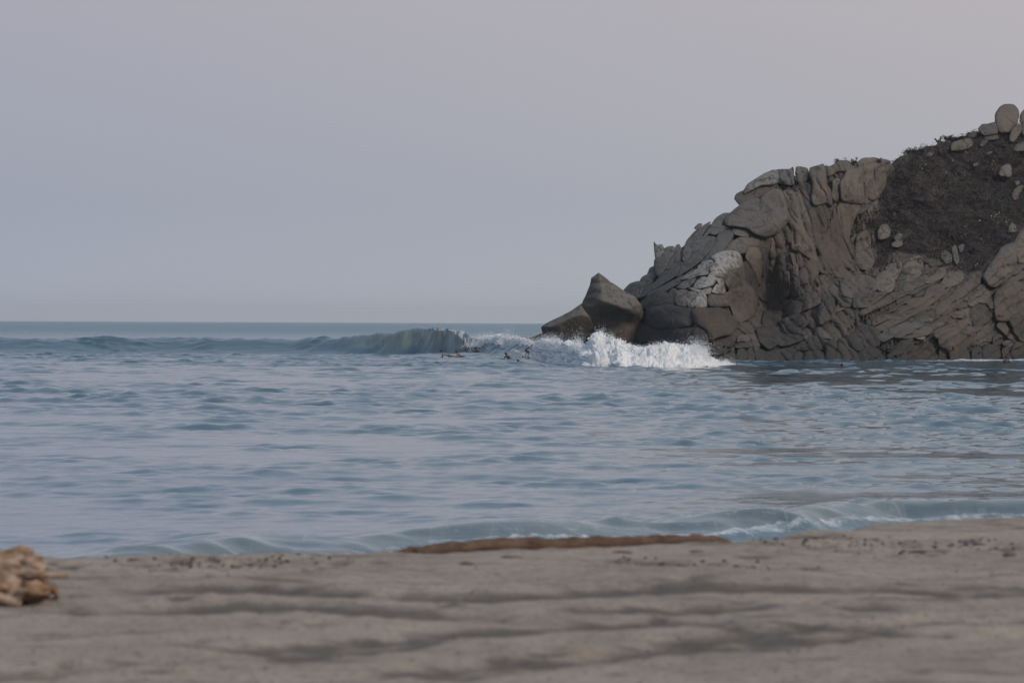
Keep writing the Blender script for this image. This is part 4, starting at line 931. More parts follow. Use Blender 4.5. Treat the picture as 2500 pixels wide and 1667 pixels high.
def build_sea():
    ys = [38.0]
    while ys[-1] < 285: ys.append(ys[-1] * 1.00270)
    while ys[-1] < 440: ys.append(ys[-1] + 0.30)
    while ys[-1] < 9000: ys.append(ys[-1] * 1.0150)
    ys = np.array(ys)
    nc = 440
    u = np.linspace(-1, 1, nc)
    Y = np.repeat(ys[:, None], nc, 1)
    X = u[None] * (9 + 0.19 * Y)
    spacing = np.gradient(ys)[:, None] * np.ones((1, nc))
    spacing = np.maximum(spacing, (9 + 0.19 * Y) * 2 / nc)
    z, dy, silt, foam = big_waves(X, Y)
    cz, cx, cy = chop(X, Y, spacing)
    calm = (1 - 0.45 * silt * (Y > 200)) * (0.40 + 0.60 * sstep(65, 190, Y)) * (1 + 0.5 * sstep(0.5, 1.2, z) * (1 - silt) * (Y > 200) + 0.7 * sstep(.06, .25, z) * (Y < 95))
    p = np.stack([X + cx * calm, Y + dy + cy * calm, z + cz * calm], -1)
    me = fmesh('sea', p, grid_faces(len(ys), nc))
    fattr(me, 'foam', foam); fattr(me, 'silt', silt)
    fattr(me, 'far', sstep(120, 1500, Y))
    return link('sea', me, M['water'], kind='structure', label='grey blue sea with a wave peeling left of the rocks'), (p, ys, nc)

sea, SEA = build_sea()

def sea_z(x, y):
    z = big_waves(np.array([x]), np.array([y]))[0][0]
    c = chop(np.array([x]), np.array([y]), np.array([0.4]))[0][0]
    return float(z + c)

def hit(px, py, d0=250.0, d1=455.0):
    """where the sight line through a photograph pixel meets the sea"""
    D = np.linspace(d0, d1, 700)
    p = W(np.full(700, px), np.full(700, py), D)
    zz = big_waves(p[:, 0], p[:, 1])[0]
    k = np.argmax(p[:, 2] < zz)
    return Vector(p[k]) if (p[:, 2] < zz).any() else Vector(p[-1])

def hits(px, py, d0=250.0, d1=455.0):
    return np.array([hit(a, b, d0, d1) for a, b in zip(px, py)])

# ------------------------------------------------------------------ whitewater
def foam_bank(name, cols, prof, label, nu=460, nv=90, seed=0, lag=0.0):
    """cols: photograph column -> (front y pixel, top y pixel, distance of the front, depth front to back)"""
    cols = np.array(cols, float)
    px = np.linspace(cols[0, 0], cols[-1, 0], nu)
    fy = np.interp(px, cols[:, 0], cols[:, 1]); ty = np.interp(px, cols[:, 0], cols[:, 2])
    D0 = np.array([hit(a, b)[1] for a, b in cols[:, :2]]); D0 = np.minimum(D0 + lag, cols[:, 3] + lag); D0 = np.interp(px, cols[:, 0], D0); dep = 0.42 * sinterp(px, cols[:, [0, 4]])
    zf = W(px, fy, D0)[:, 2]
    zt = W(px, ty, D0 + dep * 0.45)[:, 2]
    v = np.linspace(0, 1, nv)[:, None]
    up = np.interp(v, [p[0] for p in prof], [p[1] for p in prof])      # height share
    bk = np.interp(v, [p[0] for p in prof], [p[2] for p in prof])      # depth share
    Y = D0[None] + dep[None] * bk
    X = (px[None] - 1250) / F_PX * Y
    Z = zf[None] - 0.25 + (zt - zf + 0.25)[None] * up
    p = np.stack([X, Y, Z], -1)
    h = np.clip(zt - zf, 0.05, 3)[None, :, None]
    du = np.gradient(p, axis=1); dv = np.gradient(p, axis=0)
    nrm = np.cross(du, dv); nrm /= np.linalg.norm(nrm, axis=-1, keepdims=True) + 1e-9
    q = p * np.array([1, 1, 1.15])
    bil = 0
    a = 1.0; f = 0.75
    for k in range(5):                                                  # cauliflower billows
        bil = bil + a * (np.abs(vnoise(q * f + 9 * k, seed + k)) * 1.25 - 0.36)
        a *= 0.56; f *= 2.1
    env = sstep(0.0, 0.12, v) * (0.55 + 0.45 * sstep(1.0, 0.7, v))
    ends = sstep(0, 0.05, np.linspace(0, 1, nu)) * sstep(0, 0.05, 1 - np.linspace(0, 1, nu))
    p = p + nrm * (bil * env * ends[None])[..., None] * 0.42 * h ** 0.7
    me = fmesh(name, p, grid_faces(nv, nu)[:, ::-1] if nrm[nv // 3, nu // 2, 1] > 0 else grid_faces(nv, nu))
    return link(name, me, M['foam'], kind='stuff', label=label), p

PROF = [(0, 0, 0), (.14, .24, .05), (.30, .52, .16), (.45, .78, .30), (.58, 1.0, .46), (.70, .93, .60), (.84, .55, .8), (1, 0, 1)]
bank, BANK = foam_bank('whitewater', [
    (1300, 876, 866, 372, 4), (1308, 877, 842, 366, 8), (1318, 880, 832, 356, 11), (1335, 884, 834, 345, 14), (1361, 890, 836, 326, 20), (1395, 894, 846, 312, 24), (1420, 896, 850, 306, 26),
    (1440, 897, 840, 304, 28), (1455, 897, 826, 303, 28), (1468, 897, 827, 303, 28), (1490, 897, 833, 302, 28), (1520, 898, 847, 302, 27), (1550, 898, 853, 302, 26),
    (1580, 898, 849, 302, 26), (1600, 898, 840, 302, 26), (1620, 898, 837, 302, 26), (1640, 898, 846, 302, 25), (1660, 898, 852, 303, 24),
    (1680, 898, 851, 304, 23), (1700, 898, 859, 306, 21), (1730, 897, 873, 309, 18), (1760, 894, 884, 314, 12), (1785, 892.5, 888, 318, 9), (1830, 891, 889.3, 322, 7)], PROF,
    'bank of tumbling white foam where the wave has broken against the rocks', seed=300)
crest, CREST = foam_bank('whitewater', [
    (1138, 851, 842, 389, 3), (1150, 850, 834, 388.5, 4), (1165, 849, 830, 388, 5), (1190, 848, 824, 386, 6), (1215, 846, 822, 384.5, 7), (1235, 848, 824, 383, 7), (1255, 850, 826, 381.5, 7),
    (1280, 852, 828, 380, 8), (1296, 853, 833, 378, 8), (1308, 856, 842, 374, 6)], PROF, 'torn white crest spilling behind the standing surfer', nu=160, nv=44, seed=400, lag=1.6)

def ico(sub):
    import bmesh
    bm = bmesh.new(); bmesh.ops.create_icosphere(bm, subdivisions=sub, radius=1.0)
    v = np.array([x.co for x in bm.verts]); f = np.array([[q.index for q in x.verts] for x in bm.faces]); bm.free()
    return v, f

def billows(name, P, label, sets, seed, lo=0.0, hi=0.72):
    """cauliflower heads of foam heaped over the bank"""
    r = np.random.default_rng(seed)
    nv, nu = P.shape[:2]
    V, Fc, base = [], [], 0
    hcol = np.clip(P[:, :, 2].max(0), 0.05, 3)
    for n, sub, r0, r1, top in sets:
        v, f = ico(sub)
        j = r.choice(nu, n, p=hcol / hcol.sum())
        i = (nv * (lo + (hi - lo) * r.uniform(0, 1, n) ** top)).astype(int)
        c = P[i, j]
        rad = r.uniform(r0, r1, n) * np.clip(hcol[j] / 1.3, .25, 1.2)
        c = c + np.stack([r.normal(0, .12, n), r.normal(0, .25, n), r.normal(0, .05, n) + rad * .1], -1)
        p = v[None] * (rad[:, None] * r.uniform(.8, 1.25, (n, 3)))[:, None] + c[:, None]
        d = fbm(p * 2.2, 4, seed) * 0.33
        p = p + v[None] * (d * rad[:, None])[..., None]
        p[..., 2] = np.maximum(p[..., 2], P[..., 2].min())
        V.append(p.reshape(-1, 3)); Fc.append((f[None] + (np.arange(n) * len(v))[:, None, None]).reshape(-1, 3) + base)
        base += n * len(v)
    return link(name, fmesh(name, np.concatenate(V), np.concatenate(Fc)), M['foam'], kind='stuff', label=label)
billows('foam_billows', BANK, 'rounded heads of white foam heaped along the broken wave', [(2200, 1, .02, .06, .45)], 41, lo=.25)
billows('foam_billows', CREST, 'rounded heads of white foam along the torn crest', [(900, 1, .02, .06, .45)], 43, lo=.2, hi=.66)

def spray(name, pts, size, label, seed):
    r = np.random.default_rng(seed)
    n = len(pts)
    tet = np.array([(1, 1, 1), (1, -1, -1), (-1, 1, -1), (-1, -1, 1)], float) / 1.73
    ang = r.uniform(0, 6.28, n)
    c, s_ = np.cos(ang), np.sin(ang)
    R = np.stack([np.stack([c, -s_, 0 * c], -1), np.stack([s_, c, 0 * c], -1), np.stack([0 * c, 0 * c, 1 + 0 * c], -1)], 1)
    v = np.einsum('nij,kj->nki', R, tet) * size[:, None, None] + pts[:, None]
    f = (np.arange(n)[:, None, None] * 4 + np.array([(0, 1, 2), (0, 3, 1), (0, 2, 3), (1, 3, 2)])[None]).reshape(-1, 3)
    return link(name, fmesh(name, v, f, False), M['foam'], kind='stuff', label=label)

def spray_from(P, n, spread, up, r, lo=0.30, hi=0.75, power=1.0):
    nv, nu = P.shape[:2]
    h = np.clip(P[int(nv * .55), :, 2], 0.05, None)
    # spurts: some columns throw much more than others
    s1 = np.clip(0.35 + 1.1 * vnoise(np.stack([np.arange(nu) * 0.055, np.zeros(nu), np.zeros(nu)], -1), 5) + 0.7 * vnoise(np.stack([np.arange(nu) * 0.19, np.zeros(nu), np.zeros(nu)], -1), 6), 0.05, None)
    w = s1 * h ** power; w /= w.sum()
    j = r.choice(nu, n, p=w); i = r.integers(int(nv * lo), int(nv * hi), n)
    p = P[i, j].copy()
    e = np.minimum(r.exponential(1.0, n), 2.6) * r.uniform(0.3, 1, n)
    p[:, 2] += e * up * (0.35 + s1[j]) * h[j] ** 0.5
    p[:, 0] += r.normal(0, spread, n) * (0.3 + e); p[:, 1] += r.normal(0, spread * 1.5, n) + r.uniform(0, 1, n)
    size = r.uniform(0.012, 0.036, n) * (1.15 - 0.35 * np.clip(e / 3, 0, 1))
    return p, size

r = np.random.default_rng(21)
a1 = spray_from(BANK, 30000, 0.17, 0.26, r)
a2 = spray_from(CREST, 9000, 0.22, 0.22, r)
spray('spray', a1[0], a1[1], 'fine white spray thrown up above the tumbling foam bank', 1)
spray('spray', a2[0], a2[1], 'fine white spray torn off the crest behind the surfer', 2)
# lip pitching over the pocket, and the splash where it lands
n = 9000
lp = r.uniform(1060, 1160, n)
cz = sinterp(lp, WAVE[:, [0, 2]]); cyy = sinterp(lp, WAVE[:, [0, 1]]) - sinterp(lp, WAVE[:, [0, 4]])
fall = np.clip((lp - 1095) / 55, 0, 1) ** 1.5 * r.uniform(0, 1, n) ** 0.7
pz = cz * 1.02 - fall * 1.7 + r.normal(0, .05, n)
py_ = cyy - 1.6 * np.sqrt(fall) + r.normal(0, .12, n)
keep = (r.uniform(0, 1, n) < 0.08 + 0.92 * sstep(1100, 1140, lp)) & (vnoise(np.stack([lp * .25, pz * 2.5, pz * 0], -1), 9) > -0.15)
pl = np.stack([(lp - 1250) / F_PX * py_, py_, pz], -1)[keep]
spray('spray', pl, r.uniform(.015, .05, len(pl)), 'white fringe of water falling from the curling lip', 3)
n = 5000
sp = np.stack([r.normal(1180, 20, n), np.abs(r.normal(0, .35, n)), r.uniform(384, 389, n)], -1)
sp_p = np.stack([(sp[:, 0] - 1250) / F_PX * sp[:, 2], sp[:, 2], 0.9 + sp[:, 1]], -1)
spray('spray', sp_p, r.uniform(.012, .04, n), 'low splash where the falling lip meets the water', 4)
# wake of foam trailing behind the board
n = 2600
t = r.uniform(0, 1, n)
wx = 1222 + t * 72; wy = 838 + 32 * t ** 0.85 + r.normal(0, 2.2, n) * (1.3 - t) + r.exponential(2.0, n) * (1 - t) * .8
wk = hits(wx, wy) + np.array([0, -0.1, 0.03])
spray('spray', wk, r.uniform(.012, .040, n), 'thin trail of foam running down the face to the surfboard', 5)

# ------------------------------------------------------------------ beach
CREST_LINE = [(-30, 23), (-10, 24), (-6, 24.6), (-3.35, 25.1), (-2.32, 25.6), (-1.11, 26.1), (.14, 26.6), (1.57, 27.3), (1.8, 27.6), (2.3, 28.9),
              (3.05, 30.3), (4.13, 31.2), (6, 31.9), (10, 32.4), (30, 33)]
def ground(px, py, z=1.885):
    """point of the level sand seen at a photograph pixel"""
    d = W(px, py, 1.0) - np.array([0, 0, CAM_H])
    k = (z - CAM_H) / d[..., 2]
    return d * np.asarray(k)[..., None] + np.array([0, 0, CAM_H])
# hollows trodden and blown into the sand, where its colour is darker: polylines in the photograph, depth, width
HOLLOWS = [
 ([(-400, 1660), (60, 1640), (330, 1622), (560, 1610), (760, 1622)], .030, .16, .55),
 ([(560, 1668), (820, 1652), (1070, 1638), (1374, 1610), (1705, 1582), (1900, 1563), (2300, 1560), (2700, 1548)], .034, .16, .75),
 ([(500, 1600), (700, 1592), (910, 1571), (1208, 1543), (1540, 1532), (1900, 1540), (2300, 1528), (2700, 1530)], .036, .20, .8),
 ([(150, 1492), (500, 1492), (760, 1490), (1000, 1500), (1250, 1520)], .030, .22, .8),
 ([(400, 1450), (600, 1450), (930, 1460), (1153, 1452), (1400, 1448), (1650, 1433), (1900, 1437), (2300, 1447), (2700, 1450)], .045, .34, 1.0),
 ([(1500, 1497), (1750, 1484), (1950, 1474), (2200, 1490), (2600, 1500)], .035, .25, .9),
 ([(1500, 1372), (1660, 1380), (1850, 1388), (2000, 1397)], .020, .16, .7),
 ([(-300, 1420), (150, 1408), (420, 1412), (700, 1405)], .022, .28, .5),
 ([(1830, 1318), (1900, 1317), (1980, 1314)], .04, .25, .9)]
_hl = [(np.array([ground(a, b)[:2] for a, b in pl]), d * .9, w * 1.15, k * 1.2) for pl, d, w, k in HOLLOWS]
_r = np.random.default_rng(5)
DENTS = []
for k in range(150):
    a, b = _r.uniform(-300, 2800), _r.uniform(1345, 1660)
    if k < 46:
        a, b = _r.normal(2150, 230), _r.normal(1338, 12)
    elif k < 80:
        a, b = _r.normal(500, 250), _r.normal(1372, 12)
    DENTS.append((*ground(a, max(b, 1316))[:2], _r.uniform(.05, .13), _r.uniform(.010, .034)))

def sand_z(x, y, dark=None):
    x = np.asarray(x, float); y = np.asarray(y, float)
    yc = sinterp(x, CREST_LINE) + 0.10 * vnoise(np.stack([x * 1.3, x * 0, x * 0], -1), 70)
    t = np.maximum(y - yc + 0.35, 0)
    z = 1.885 - 0.15 * t ** 2 / (t + 0.9)
    p = np.stack([x, y, x * 0], -1)
    flat = sstep(6, 1, t)
    und = 0.020 * fbm(p * np.array([0.7, 0.95, 1]), 3, 71) + 0.011 * fbm(p * np.array([1.8, 3.2, 1]), 3, 74) + 0.008 * fbm(p * 7.0, 3, 77)
    z = z + und * flat
    dk = np.zeros_like(x)
    wob = 0.22 * vnoise(p * 1.3, 80) + 0.10 * vnoise(p * 4, 81)
    for pl, d, w, k in _hl:
        best = np.full(x.shape, 1e9)
        for a, b in zip(pl[:-1], pl[1:]):
            ab = b - a
            s = np.clip(((x - a[0]) * ab[0] + (y - a[1]) * ab[1]) / (ab @ ab), 0, 1)
            best = np.minimum(best, np.hypot(x - a[0] - s * ab[0], (y - a[1] - s * ab[1])))
        m = np.exp(-((best + wob) / w) ** 2)
        z = z - d * m + 0.55 * d * np.exp(-((best + wob - 1.7 * w) / w) ** 2)
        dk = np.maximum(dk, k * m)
    for a, b, w, d in DENTS:
        near = (np.abs(x - a) < 3 * w) & (np.abs(y - b) < 3 * w)
        if near.any():
            rr = np.where(near, ((x - a) ** 2 + (y - b) ** 2) / w ** 2, 99)
            z = z - d * np.exp(-rr) + 0.4 * d * np.exp(-(np.sqrt(rr) - 1.5) ** 2 * 3)
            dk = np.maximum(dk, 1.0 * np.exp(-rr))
    return z, dk

def build_sand():
    xs = np.concatenate([np.linspace(-30, -7, 24)[:-1], np.linspace(-7, -4.6, 30)[:-1], np.linspace(-4.6, 4.9, 300), np.linspace(4.9, 7, 30)[1:], np.linspace(7, 30, 24)[1:]])
    ys = np.concatenate([np.linspace(-12, 14, 60)[:-1], np.linspace(14, 33, 420), np.linspace(33, 70, 90)[1:]])
    X, Y = np.meshgrid(xs, ys)
    Z, dk = sand_z(X, Y)
    Z = np.maximum(Z, -1.6)
    me = fmesh('beach', np.stack([X, Y, Z], -1), grid_faces(len(ys), len(xs)))
    fattr(me, 'dark', dk)
    return link('beach', me, M['sand'], kind='structure', label='grey brown sand beach with dark trodden hollows')
beach = build_sand()

def sz(x, y):
    return float(sand_z(np.array([x]), np.array([y]))[0][0])

# ------------------------------------------------------------------ driftwood
def tube(path, radii, m=18, rough=0.12, seed=0, squash=1.0, capped=True):
    path = np.array(path, float); n = len(path)
    tan = np.gradient(path, axis=0); tan /= np.linalg.norm(tan, axis=1, keepdims=True)
    ref = np.array([0, 0, 1.0]) if abs(tan[0, 2]) < 0.9 else np.array([0, 1.0, 0])
    sdir = np.cross(tan, ref); sdir /= np.linalg.norm(sdir, axis=1, keepdims=True)
    udir = np.cross(sdir, tan)
    a = np.linspace(0, 2 * math.pi, m, endpoint=False)
    ring = np.cos(a)[None, :, None] * sdir[:, None] + squash * np.sin(a)[None, :, None] * udir[:, None]
    p = path[:, None] + ring * np.asarray(radii)[:, None, None]
    nz = fbm(p / (np.max(radii) * 1.1) + seed, 4, seed + 500)
    p = p + ring * (nz * rough * np.asarray(radii)[:, None])[..., None]
    v = p.reshape(-1, 3); f = grid_faces(n, m, True)
    v = np.concatenate([v, path[:1], path[-1:]])
    i = np.arange(m); j = (i + 1) % m
    t1 = np.stack([np.full(m, n * m), j, i], -1); t2 = np.stack([np.full(m, n * m + 1), (n - 1) * m + i, (n - 1) * m + j], -1)
    return v, f.tolist() + t1.tolist() + t2.tolist()

def tube_obj(name, path, radii, mat, parent=None, **k):
    props = {a: k.pop(a) for a in list(k) if a in ('label', 'category', 'group', 'kind')}
    v, f = tube(path, radii, **k)
    me = bpy.data.meshes.new(name)
    me.from_pydata(v.tolist(), [], f)
    me.polygons.foreach_set('use_smooth', np.ones(len(me.polygons), bool))
    me.update()
    return link(name, me, mat, parent, **props)

def empty(name, loc, **props):
    o = bpy.data.objects.new(name, None)
    C.objects.link(o); o.location = loc
    o.empty_display_size = 0.2
    for a, b in props.items():
        o[a] = b
    return o

# the long half-buried log on the brow of the beach
g0 = ground(930, 1342); g1 = ground(1785, 1321)
L = np.linalg.norm(g1 - g0); ang = math.atan2(g1[1] - g0[1], g1[0] - g0[0])
log = empty('driftwood_log', (g0[0], g0[1], sz(g0[0], g0[1])), label='long brown driftwood log half buried on the brow of the sand', category='log')
log.rotation_euler.z = ang
t = np.linspace(0, 1, 60)
zl = [sz(g0[0] + (g1[0] - g0[0]) * k, g0[1] + (g1[1] - g0[1]) * k) - sz(g0[0], g0[1]) for k in t]
zl = np.convolve(np.pad(zl, 6, mode='edge'), np.ones(13) / 13, 'valid')
rad = np.interp(t, [0, .03, .08, .2, .45, .6, .8, .93, .98, 1], [.012, .03, .048, .060, .072, .070, .062, .058, .040, .010])
path = np.stack([t * L, 0.03 * np.sin(t * 5), zl + rad * 0.42], -1)
tube_obj('trunk', path, rad, M['log'], log, m=22, rough=.26, seed=3, squash=.85)
for k, (tt, ln, rr, dz_) in enumerate([(.10, .07, .022, .03), (.36, .05, .020, .05), (.40, .05, .018, .045), (.78, .05, .018, .05)]):
    i = int(tt * 59)
    b = path[i]
    tube_obj('branch_stub', [b, b + np.array([.01, -ln * .7, dz_ * .5]), b + np.array([.02, -ln, dz_])], [rr * 1.5, rr, rr * .7], M['log'], log, m=10, rough=.2, seed=20 + k)
tube_obj('splinter', [(.05, 0, .02), (-.12, -.02, .016), (-.34, -.03, .010)], [.03, .018, .006], M['log'], log, m=10, rough=.2, seed=31)

# the gnarled stump at the left edge
gs = ground(60, 1478)
S0 = Vector((gs[0], gs[1], sz(gs[0], gs[1])))
stump = empty('driftwood_stump', S0, label='gnarled orange brown driftwood stump lying on the near sand', category='stump')
def lump(name, c, rx, ry, rz, seed, mat, parent, rough=.24, m=40, n=26):
    th = np.linspace(0.02, math.pi - 0.02, n)[:, None]; ph = np.linspace(0, 2 * math.pi, m, endpoint=False)[None]
    d = np.stack([np.sin(th) * np.cos(ph), np.sin(th) * np.sin(ph), np.cos(th) + 0 * ph], -1)
    rr = 1 + rough * fbm(d * 1.7 + seed, 5, seed + 900, .5) - rough * 1.2 * np.exp(-(vnoise(d * 3.1 + seed, seed + 4) / 0.16) ** 2) * 0.5
    p = d * rr[..., None] * np.array([rx, ry, rz]) + np.array(c)
    me = fmesh(name, p, grid_faces(n, m, True)[:, ::-1])
    return link(name, me, mat, parent)
lump('stump_body', (-.17, .05, .125), .27, .20, .155, 3, M['stump'], stump)
lump('root_knot', (.05, -.04, .060), .115, .11, .070, 8, M['stump'], stump, .28)
lump('root_knot', (.02, -.02, .195), .105, .10, .065, 14, M['stump'], stump, .28)
lump('root_knot', (-.20, -.08, .055), .17, .12, .075, 23, M['stump'], stump, .28)
for k, (pts, rr) in enumerate([
    ([(.0, -.05, .155), (.12, -.06, .150), (.20, -.07, .148), (.245, -.075, .146)], [.028, .022, .016, .012]),
    ([(.0, 0, .22), (.07, -.02, .235), (.10, -.03, .25)], [.035, .024, .012]),
    ([(.05, 0, .10), (.12, -.03, .085), (.175, -.03, .075), (.18, -.03, .02)], [.035, .026, .02, .014]),
    ([(-.1, .0, .24), (-.02, .0, .28), (.05, 0, .275)], [.04, .03, .015]),
    ([(-.30, -.05, .1), (-.22, -.14, .07), (-.1, -.17, .03), (0, -.15, .0)], [.05, .035, .03, .02])]):
    tube_obj('root', pts, rr, M['stump'], stump, m=12, rough=.25, seed=40 + k)

# small loose pieces on the sand
CH = 'wood chips scattered on the sand'
for k, (a, b, ln, rr, al) in enumerate([(502, 1344, .035, .014, .2), (781, 1338, .03, .012, .1), (1140, 1379, .05, .012, .0), (1250, 1367, .07, .009, .05),
                                        (1520, 1353, .07, .011, -.1), (692, 1342, .03, .008, .1), (2465, 1355, .05, .016, .3), (1700, 1356, .05, .008, .0),
                                        (2240, 1345, .06, .010, .1), (330, 1372, .05, .012, .2), (1985, 1320, .05, .010, .0), (2390, 1330, .05, .010, .2)]):
    g = ground(a, b)
    z = sz(g[0], g[1])
    d = np.array([math.cos(al), math.sin(al), 0]) * ln
    c = np.array([g[0], g[1], z + rr * .5])
    tube_obj('wood_chip', [c - d, c - d * .3, c + d * .4, c + d], [rr * .4, rr, rr * .9, rr * .3], M['log'], m=10, rough=.3, seed=60 + k,
             label='small dark chip of driftwood lying loose on the sand', category='wood chip', group=CH)
n = 620
rr_ = np.random.default_rng(31)
lx = rr_.uniform(-200, 2700, n); ly = rr_.uniform(1330, 1667, n)
lx[:170] = rr_.normal(2220, 170, 170); ly[:170] = rr_.normal(1336, 9, 170)
lx[170:300] = rr_.normal(560, 130, 130); ly[170:300] = rr_.normal(1376, 7, 130)
lx[300:380] = rr_.uniform(1500, 2000, 80); ly[300:380] = 1372 + (lx[300:380] - 1500) * .05 + rr_.normal(0, 3, 80)
gp = ground(lx, np.maximum(ly, 1316 - np.maximum(lx - 1900, 0) * .09))
gz = sand_z(gp[:, 0], gp[:, 1])[0]
sizes = rr_.uniform(.003, .013, n) * np.where(np.arange(n) < 380, 1.35, .8)
oct_ = np.array([(1, 0, 0), (-1, 0, 0), (0, 1, 0), (0, -1, 0), (0, 0, .6), (0, 0, -.6)], float)
v = (oct_[None] * sizes[:, None, None] * rr_.uniform(.5, 1.5, (n, 6, 3))) + np.stack([gp[:, 0], gp[:, 1], gz + sizes * .2], -1)[:, None]
f = (np.arange(n)[:, None, None] * 6 + np.array([(0, 2, 4), (2, 1, 4), (1, 3, 4), (3, 0, 4), (2, 0, 5), (1, 2, 5), (3, 1, 5), (0, 3, 5)])[None]).reshape(-1, 3)
link('beach_litter', fmesh('beach_litter', v, f, False), M['bark'], kind='stuff', label='dark crumbs of dried weed and bark strewn over the sand')

# ------------------------------------------------------------------ scrub on the hill
def leaves(centres, spread, size, cols, per, r, up=0.5):
    n = len(centres) * per
    c = np.repeat(centres, per, 0) + r.normal(0, 1, (n, 3)) * np.repeat(spread, per, 0)[:, None] * np.array([1, 1, up])
    a = r.normal(0, 1, (n, 3)); a /= np.linalg.norm(a, axis=1, keepdims=True)
    b = np.cross(a, r.normal(0, 1, (n, 3))); b /= np.linalg.norm(b, axis=1, keepdims=True)
    s = (np.repeat(size, per, 0) * r.uniform(.5, 1.4, n))[:, None]
    v = np.stack([c - a * s, c + b * s * .45, c + a * s, c - b * s * .45], 1)
    col = np.repeat(cols, per, 0) * r.uniform(.7, 1.3, (n, 1))
    return v.reshape(-1, 3), np.arange(n * 4).reshape(-1, 4), np.repeat(col, 4, 0)

PXh, PYh, Ph, SCh = HL
soft = SCh.copy()
for _ in range(60):                                          # scrub thins out among the rocks round its edge
    soft[1:-1] = (soft[:-2] + soft[1:-1] + soft[2:]) / 3
    soft[:, 1:-1] = (soft[:, :-2] + soft[:, 1:-1] + soft[:, 2:]) / 3
ok = np.argwhere(SCh > 0.55)
r = np.random.default_rng(77)
wgt = np.where(SCh > .5, 1.0, 0.9 * soft * (vnoise(Ph * 0.45, 57) > -.05)).ravel()
flat_i = r.choice(wgt.size, 3800, p=wgt / wgt.sum())
pick = np.stack(np.unravel_index(flat_i, SCh.shape), -1)
cen = Ph[pick[:, 0], pick[:, 1]] + np.array([0, -.1, .08])
cen[:, 1] -= 0.5 * (SCh[pick[:, 0], pick[:, 1]] < .5)
pn = vnoise(cen * 0.22, 51); pm = vnoise(cen * 0.5, 52)
pal = np.array([(.034, .030, .034), (.052, .042, .043), (.040, .042, .032), (.058, .048, .036), (.034, .036, .036)])
idx = np.clip(((pn + 1) * 1.6 + pm * .9 + r.normal(0, .5, len(cen))).astype(int), 0, 4)
v, f, col = leaves(cen, r.uniform(.18, .5, len(cen)), r.uniform(.05, .12, len(cen)), pal[idx] * np.array([1.2, 1.1, 1.0]), 24, r, .4)
me = fmesh('scrub', v, f, False); cattr(me, 'tint', col)
link('scrub', me, M['leaf'], kind='stuff', label='dark dry scrub covering the upper slope of the headland')
pick = ok[r.integers(0, len(ok), 420)]
cen = Ph[pick[:, 0], pick[:, 1]] + np.array([0, -.35, .25])
w = vnoise(cen * 0.25, 55) > -0.1
cen = cen[w]
v, f, col = leaves(cen, np.full(len(cen), .06), r.uniform(.06, .13, len(cen)), np.array([(.30, .29, .20), (.34, .33, .30), (.20, .22, .09)])[r.integers(0, 3, len(cen))], 3, r, 1.2)
me = fmesh('seed_heads', v, f, False); cattr(me, 'tint', col)
link('seed_heads', me, M['leaf'], kind='stuff', label='pale dry seed heads speckling the dark scrub')

def shrub(px, py, w, h, label, seed):
    r = np.random.default_rng(seed)
    b = W(px, py + 5, DS(px, py) - 0.3)
    o = empty('shrub', b, label=label, category='shrub', group='shrubs on the cliff top')
    n = 60
    cen = np.stack([r.uniform(-w, w, n), r.normal(0, .25, n), np.abs(r.normal(0, h * .5, n)) + .02], -1)
    v, f, col = leaves(cen, np.full(n, .10), np.full(n, .075), np.tile([(.036, .035, .030)], (n, 1)), 22, r, 1)
    me = fmesh('foliage', v, f, False); cattr(me, 'tint', col)
    link('foliage', me, M['leaf'], o)
    tube_obj('stem', [(0, 0, -.25), (.03, 0, 0), (.05, 0, h * .5)], [.06, .045, .02], M['bark'], o, m=8, seed=seed)
shrub(2066, 398, 1.1, .45, 'dark low shrub crowning the cliff top beside the notch', 1)
shrub(2128, 394, .9, .35, 'dark tufted shrub on the column right of the cliff notch', 2)
shrub(2012, 410, .35, .25, 'small dark tuft on the cliff edge nearest the beak rock', 3)
shrub(2230, 369, 1.0, .35, 'dark ragged shrub at the start of the scrubby ridge', 4)
shrub(2330, 338, 1.0, .35, 'dark bushy shrub on the ridge above the loaf-shaped boulder', 5)
shrub(2382, 327, .9, .35, 'dark shrub on the ridge beside the low wide boulder', 6)

# prickly pear on the ridge line
cb = W(2291, 353, DS(2291, 353) + .1)
cac = empty('prickly_pear', cb, label='dark prickly pear cactus sticking up from the scrubby ridge', category='cactus')
for dx, dz, ra, h in [(0, .12, .1, .22), (-.16, .34, .6, .17), (-.30, .52, .9, .15), (.13, .32, -.3, .17), (.20, .56, -.1, .18), (.02, .36, .1, .14), (.27, .78, -.2, .12), (.3, .2, -.5, .18)]:
    th = np.linspace(.05, math.pi - .05, 9)[:, None]; ph = np.linspace(0, 2 * math.pi, 12, endpoint=False)[None]
    p = np.stack([np.sin(th) * np.cos(ph) * h * .62, np.sin(th) * np.sin(ph) * .05, np.cos(th) * h + 0 * ph], -1)
    p = np.stack([p[..., 0] * math.cos(ra) - p[..., 2] * math.sin(ra) + dx, p[..., 1], p[..., 0] * math.sin(ra) + p[..., 2] * math.cos(ra) + dz], -1)
    link('pad', fmesh('pad', p, grid_faces(9, 12, True)[:, ::-1]), M['cactus'], cac)

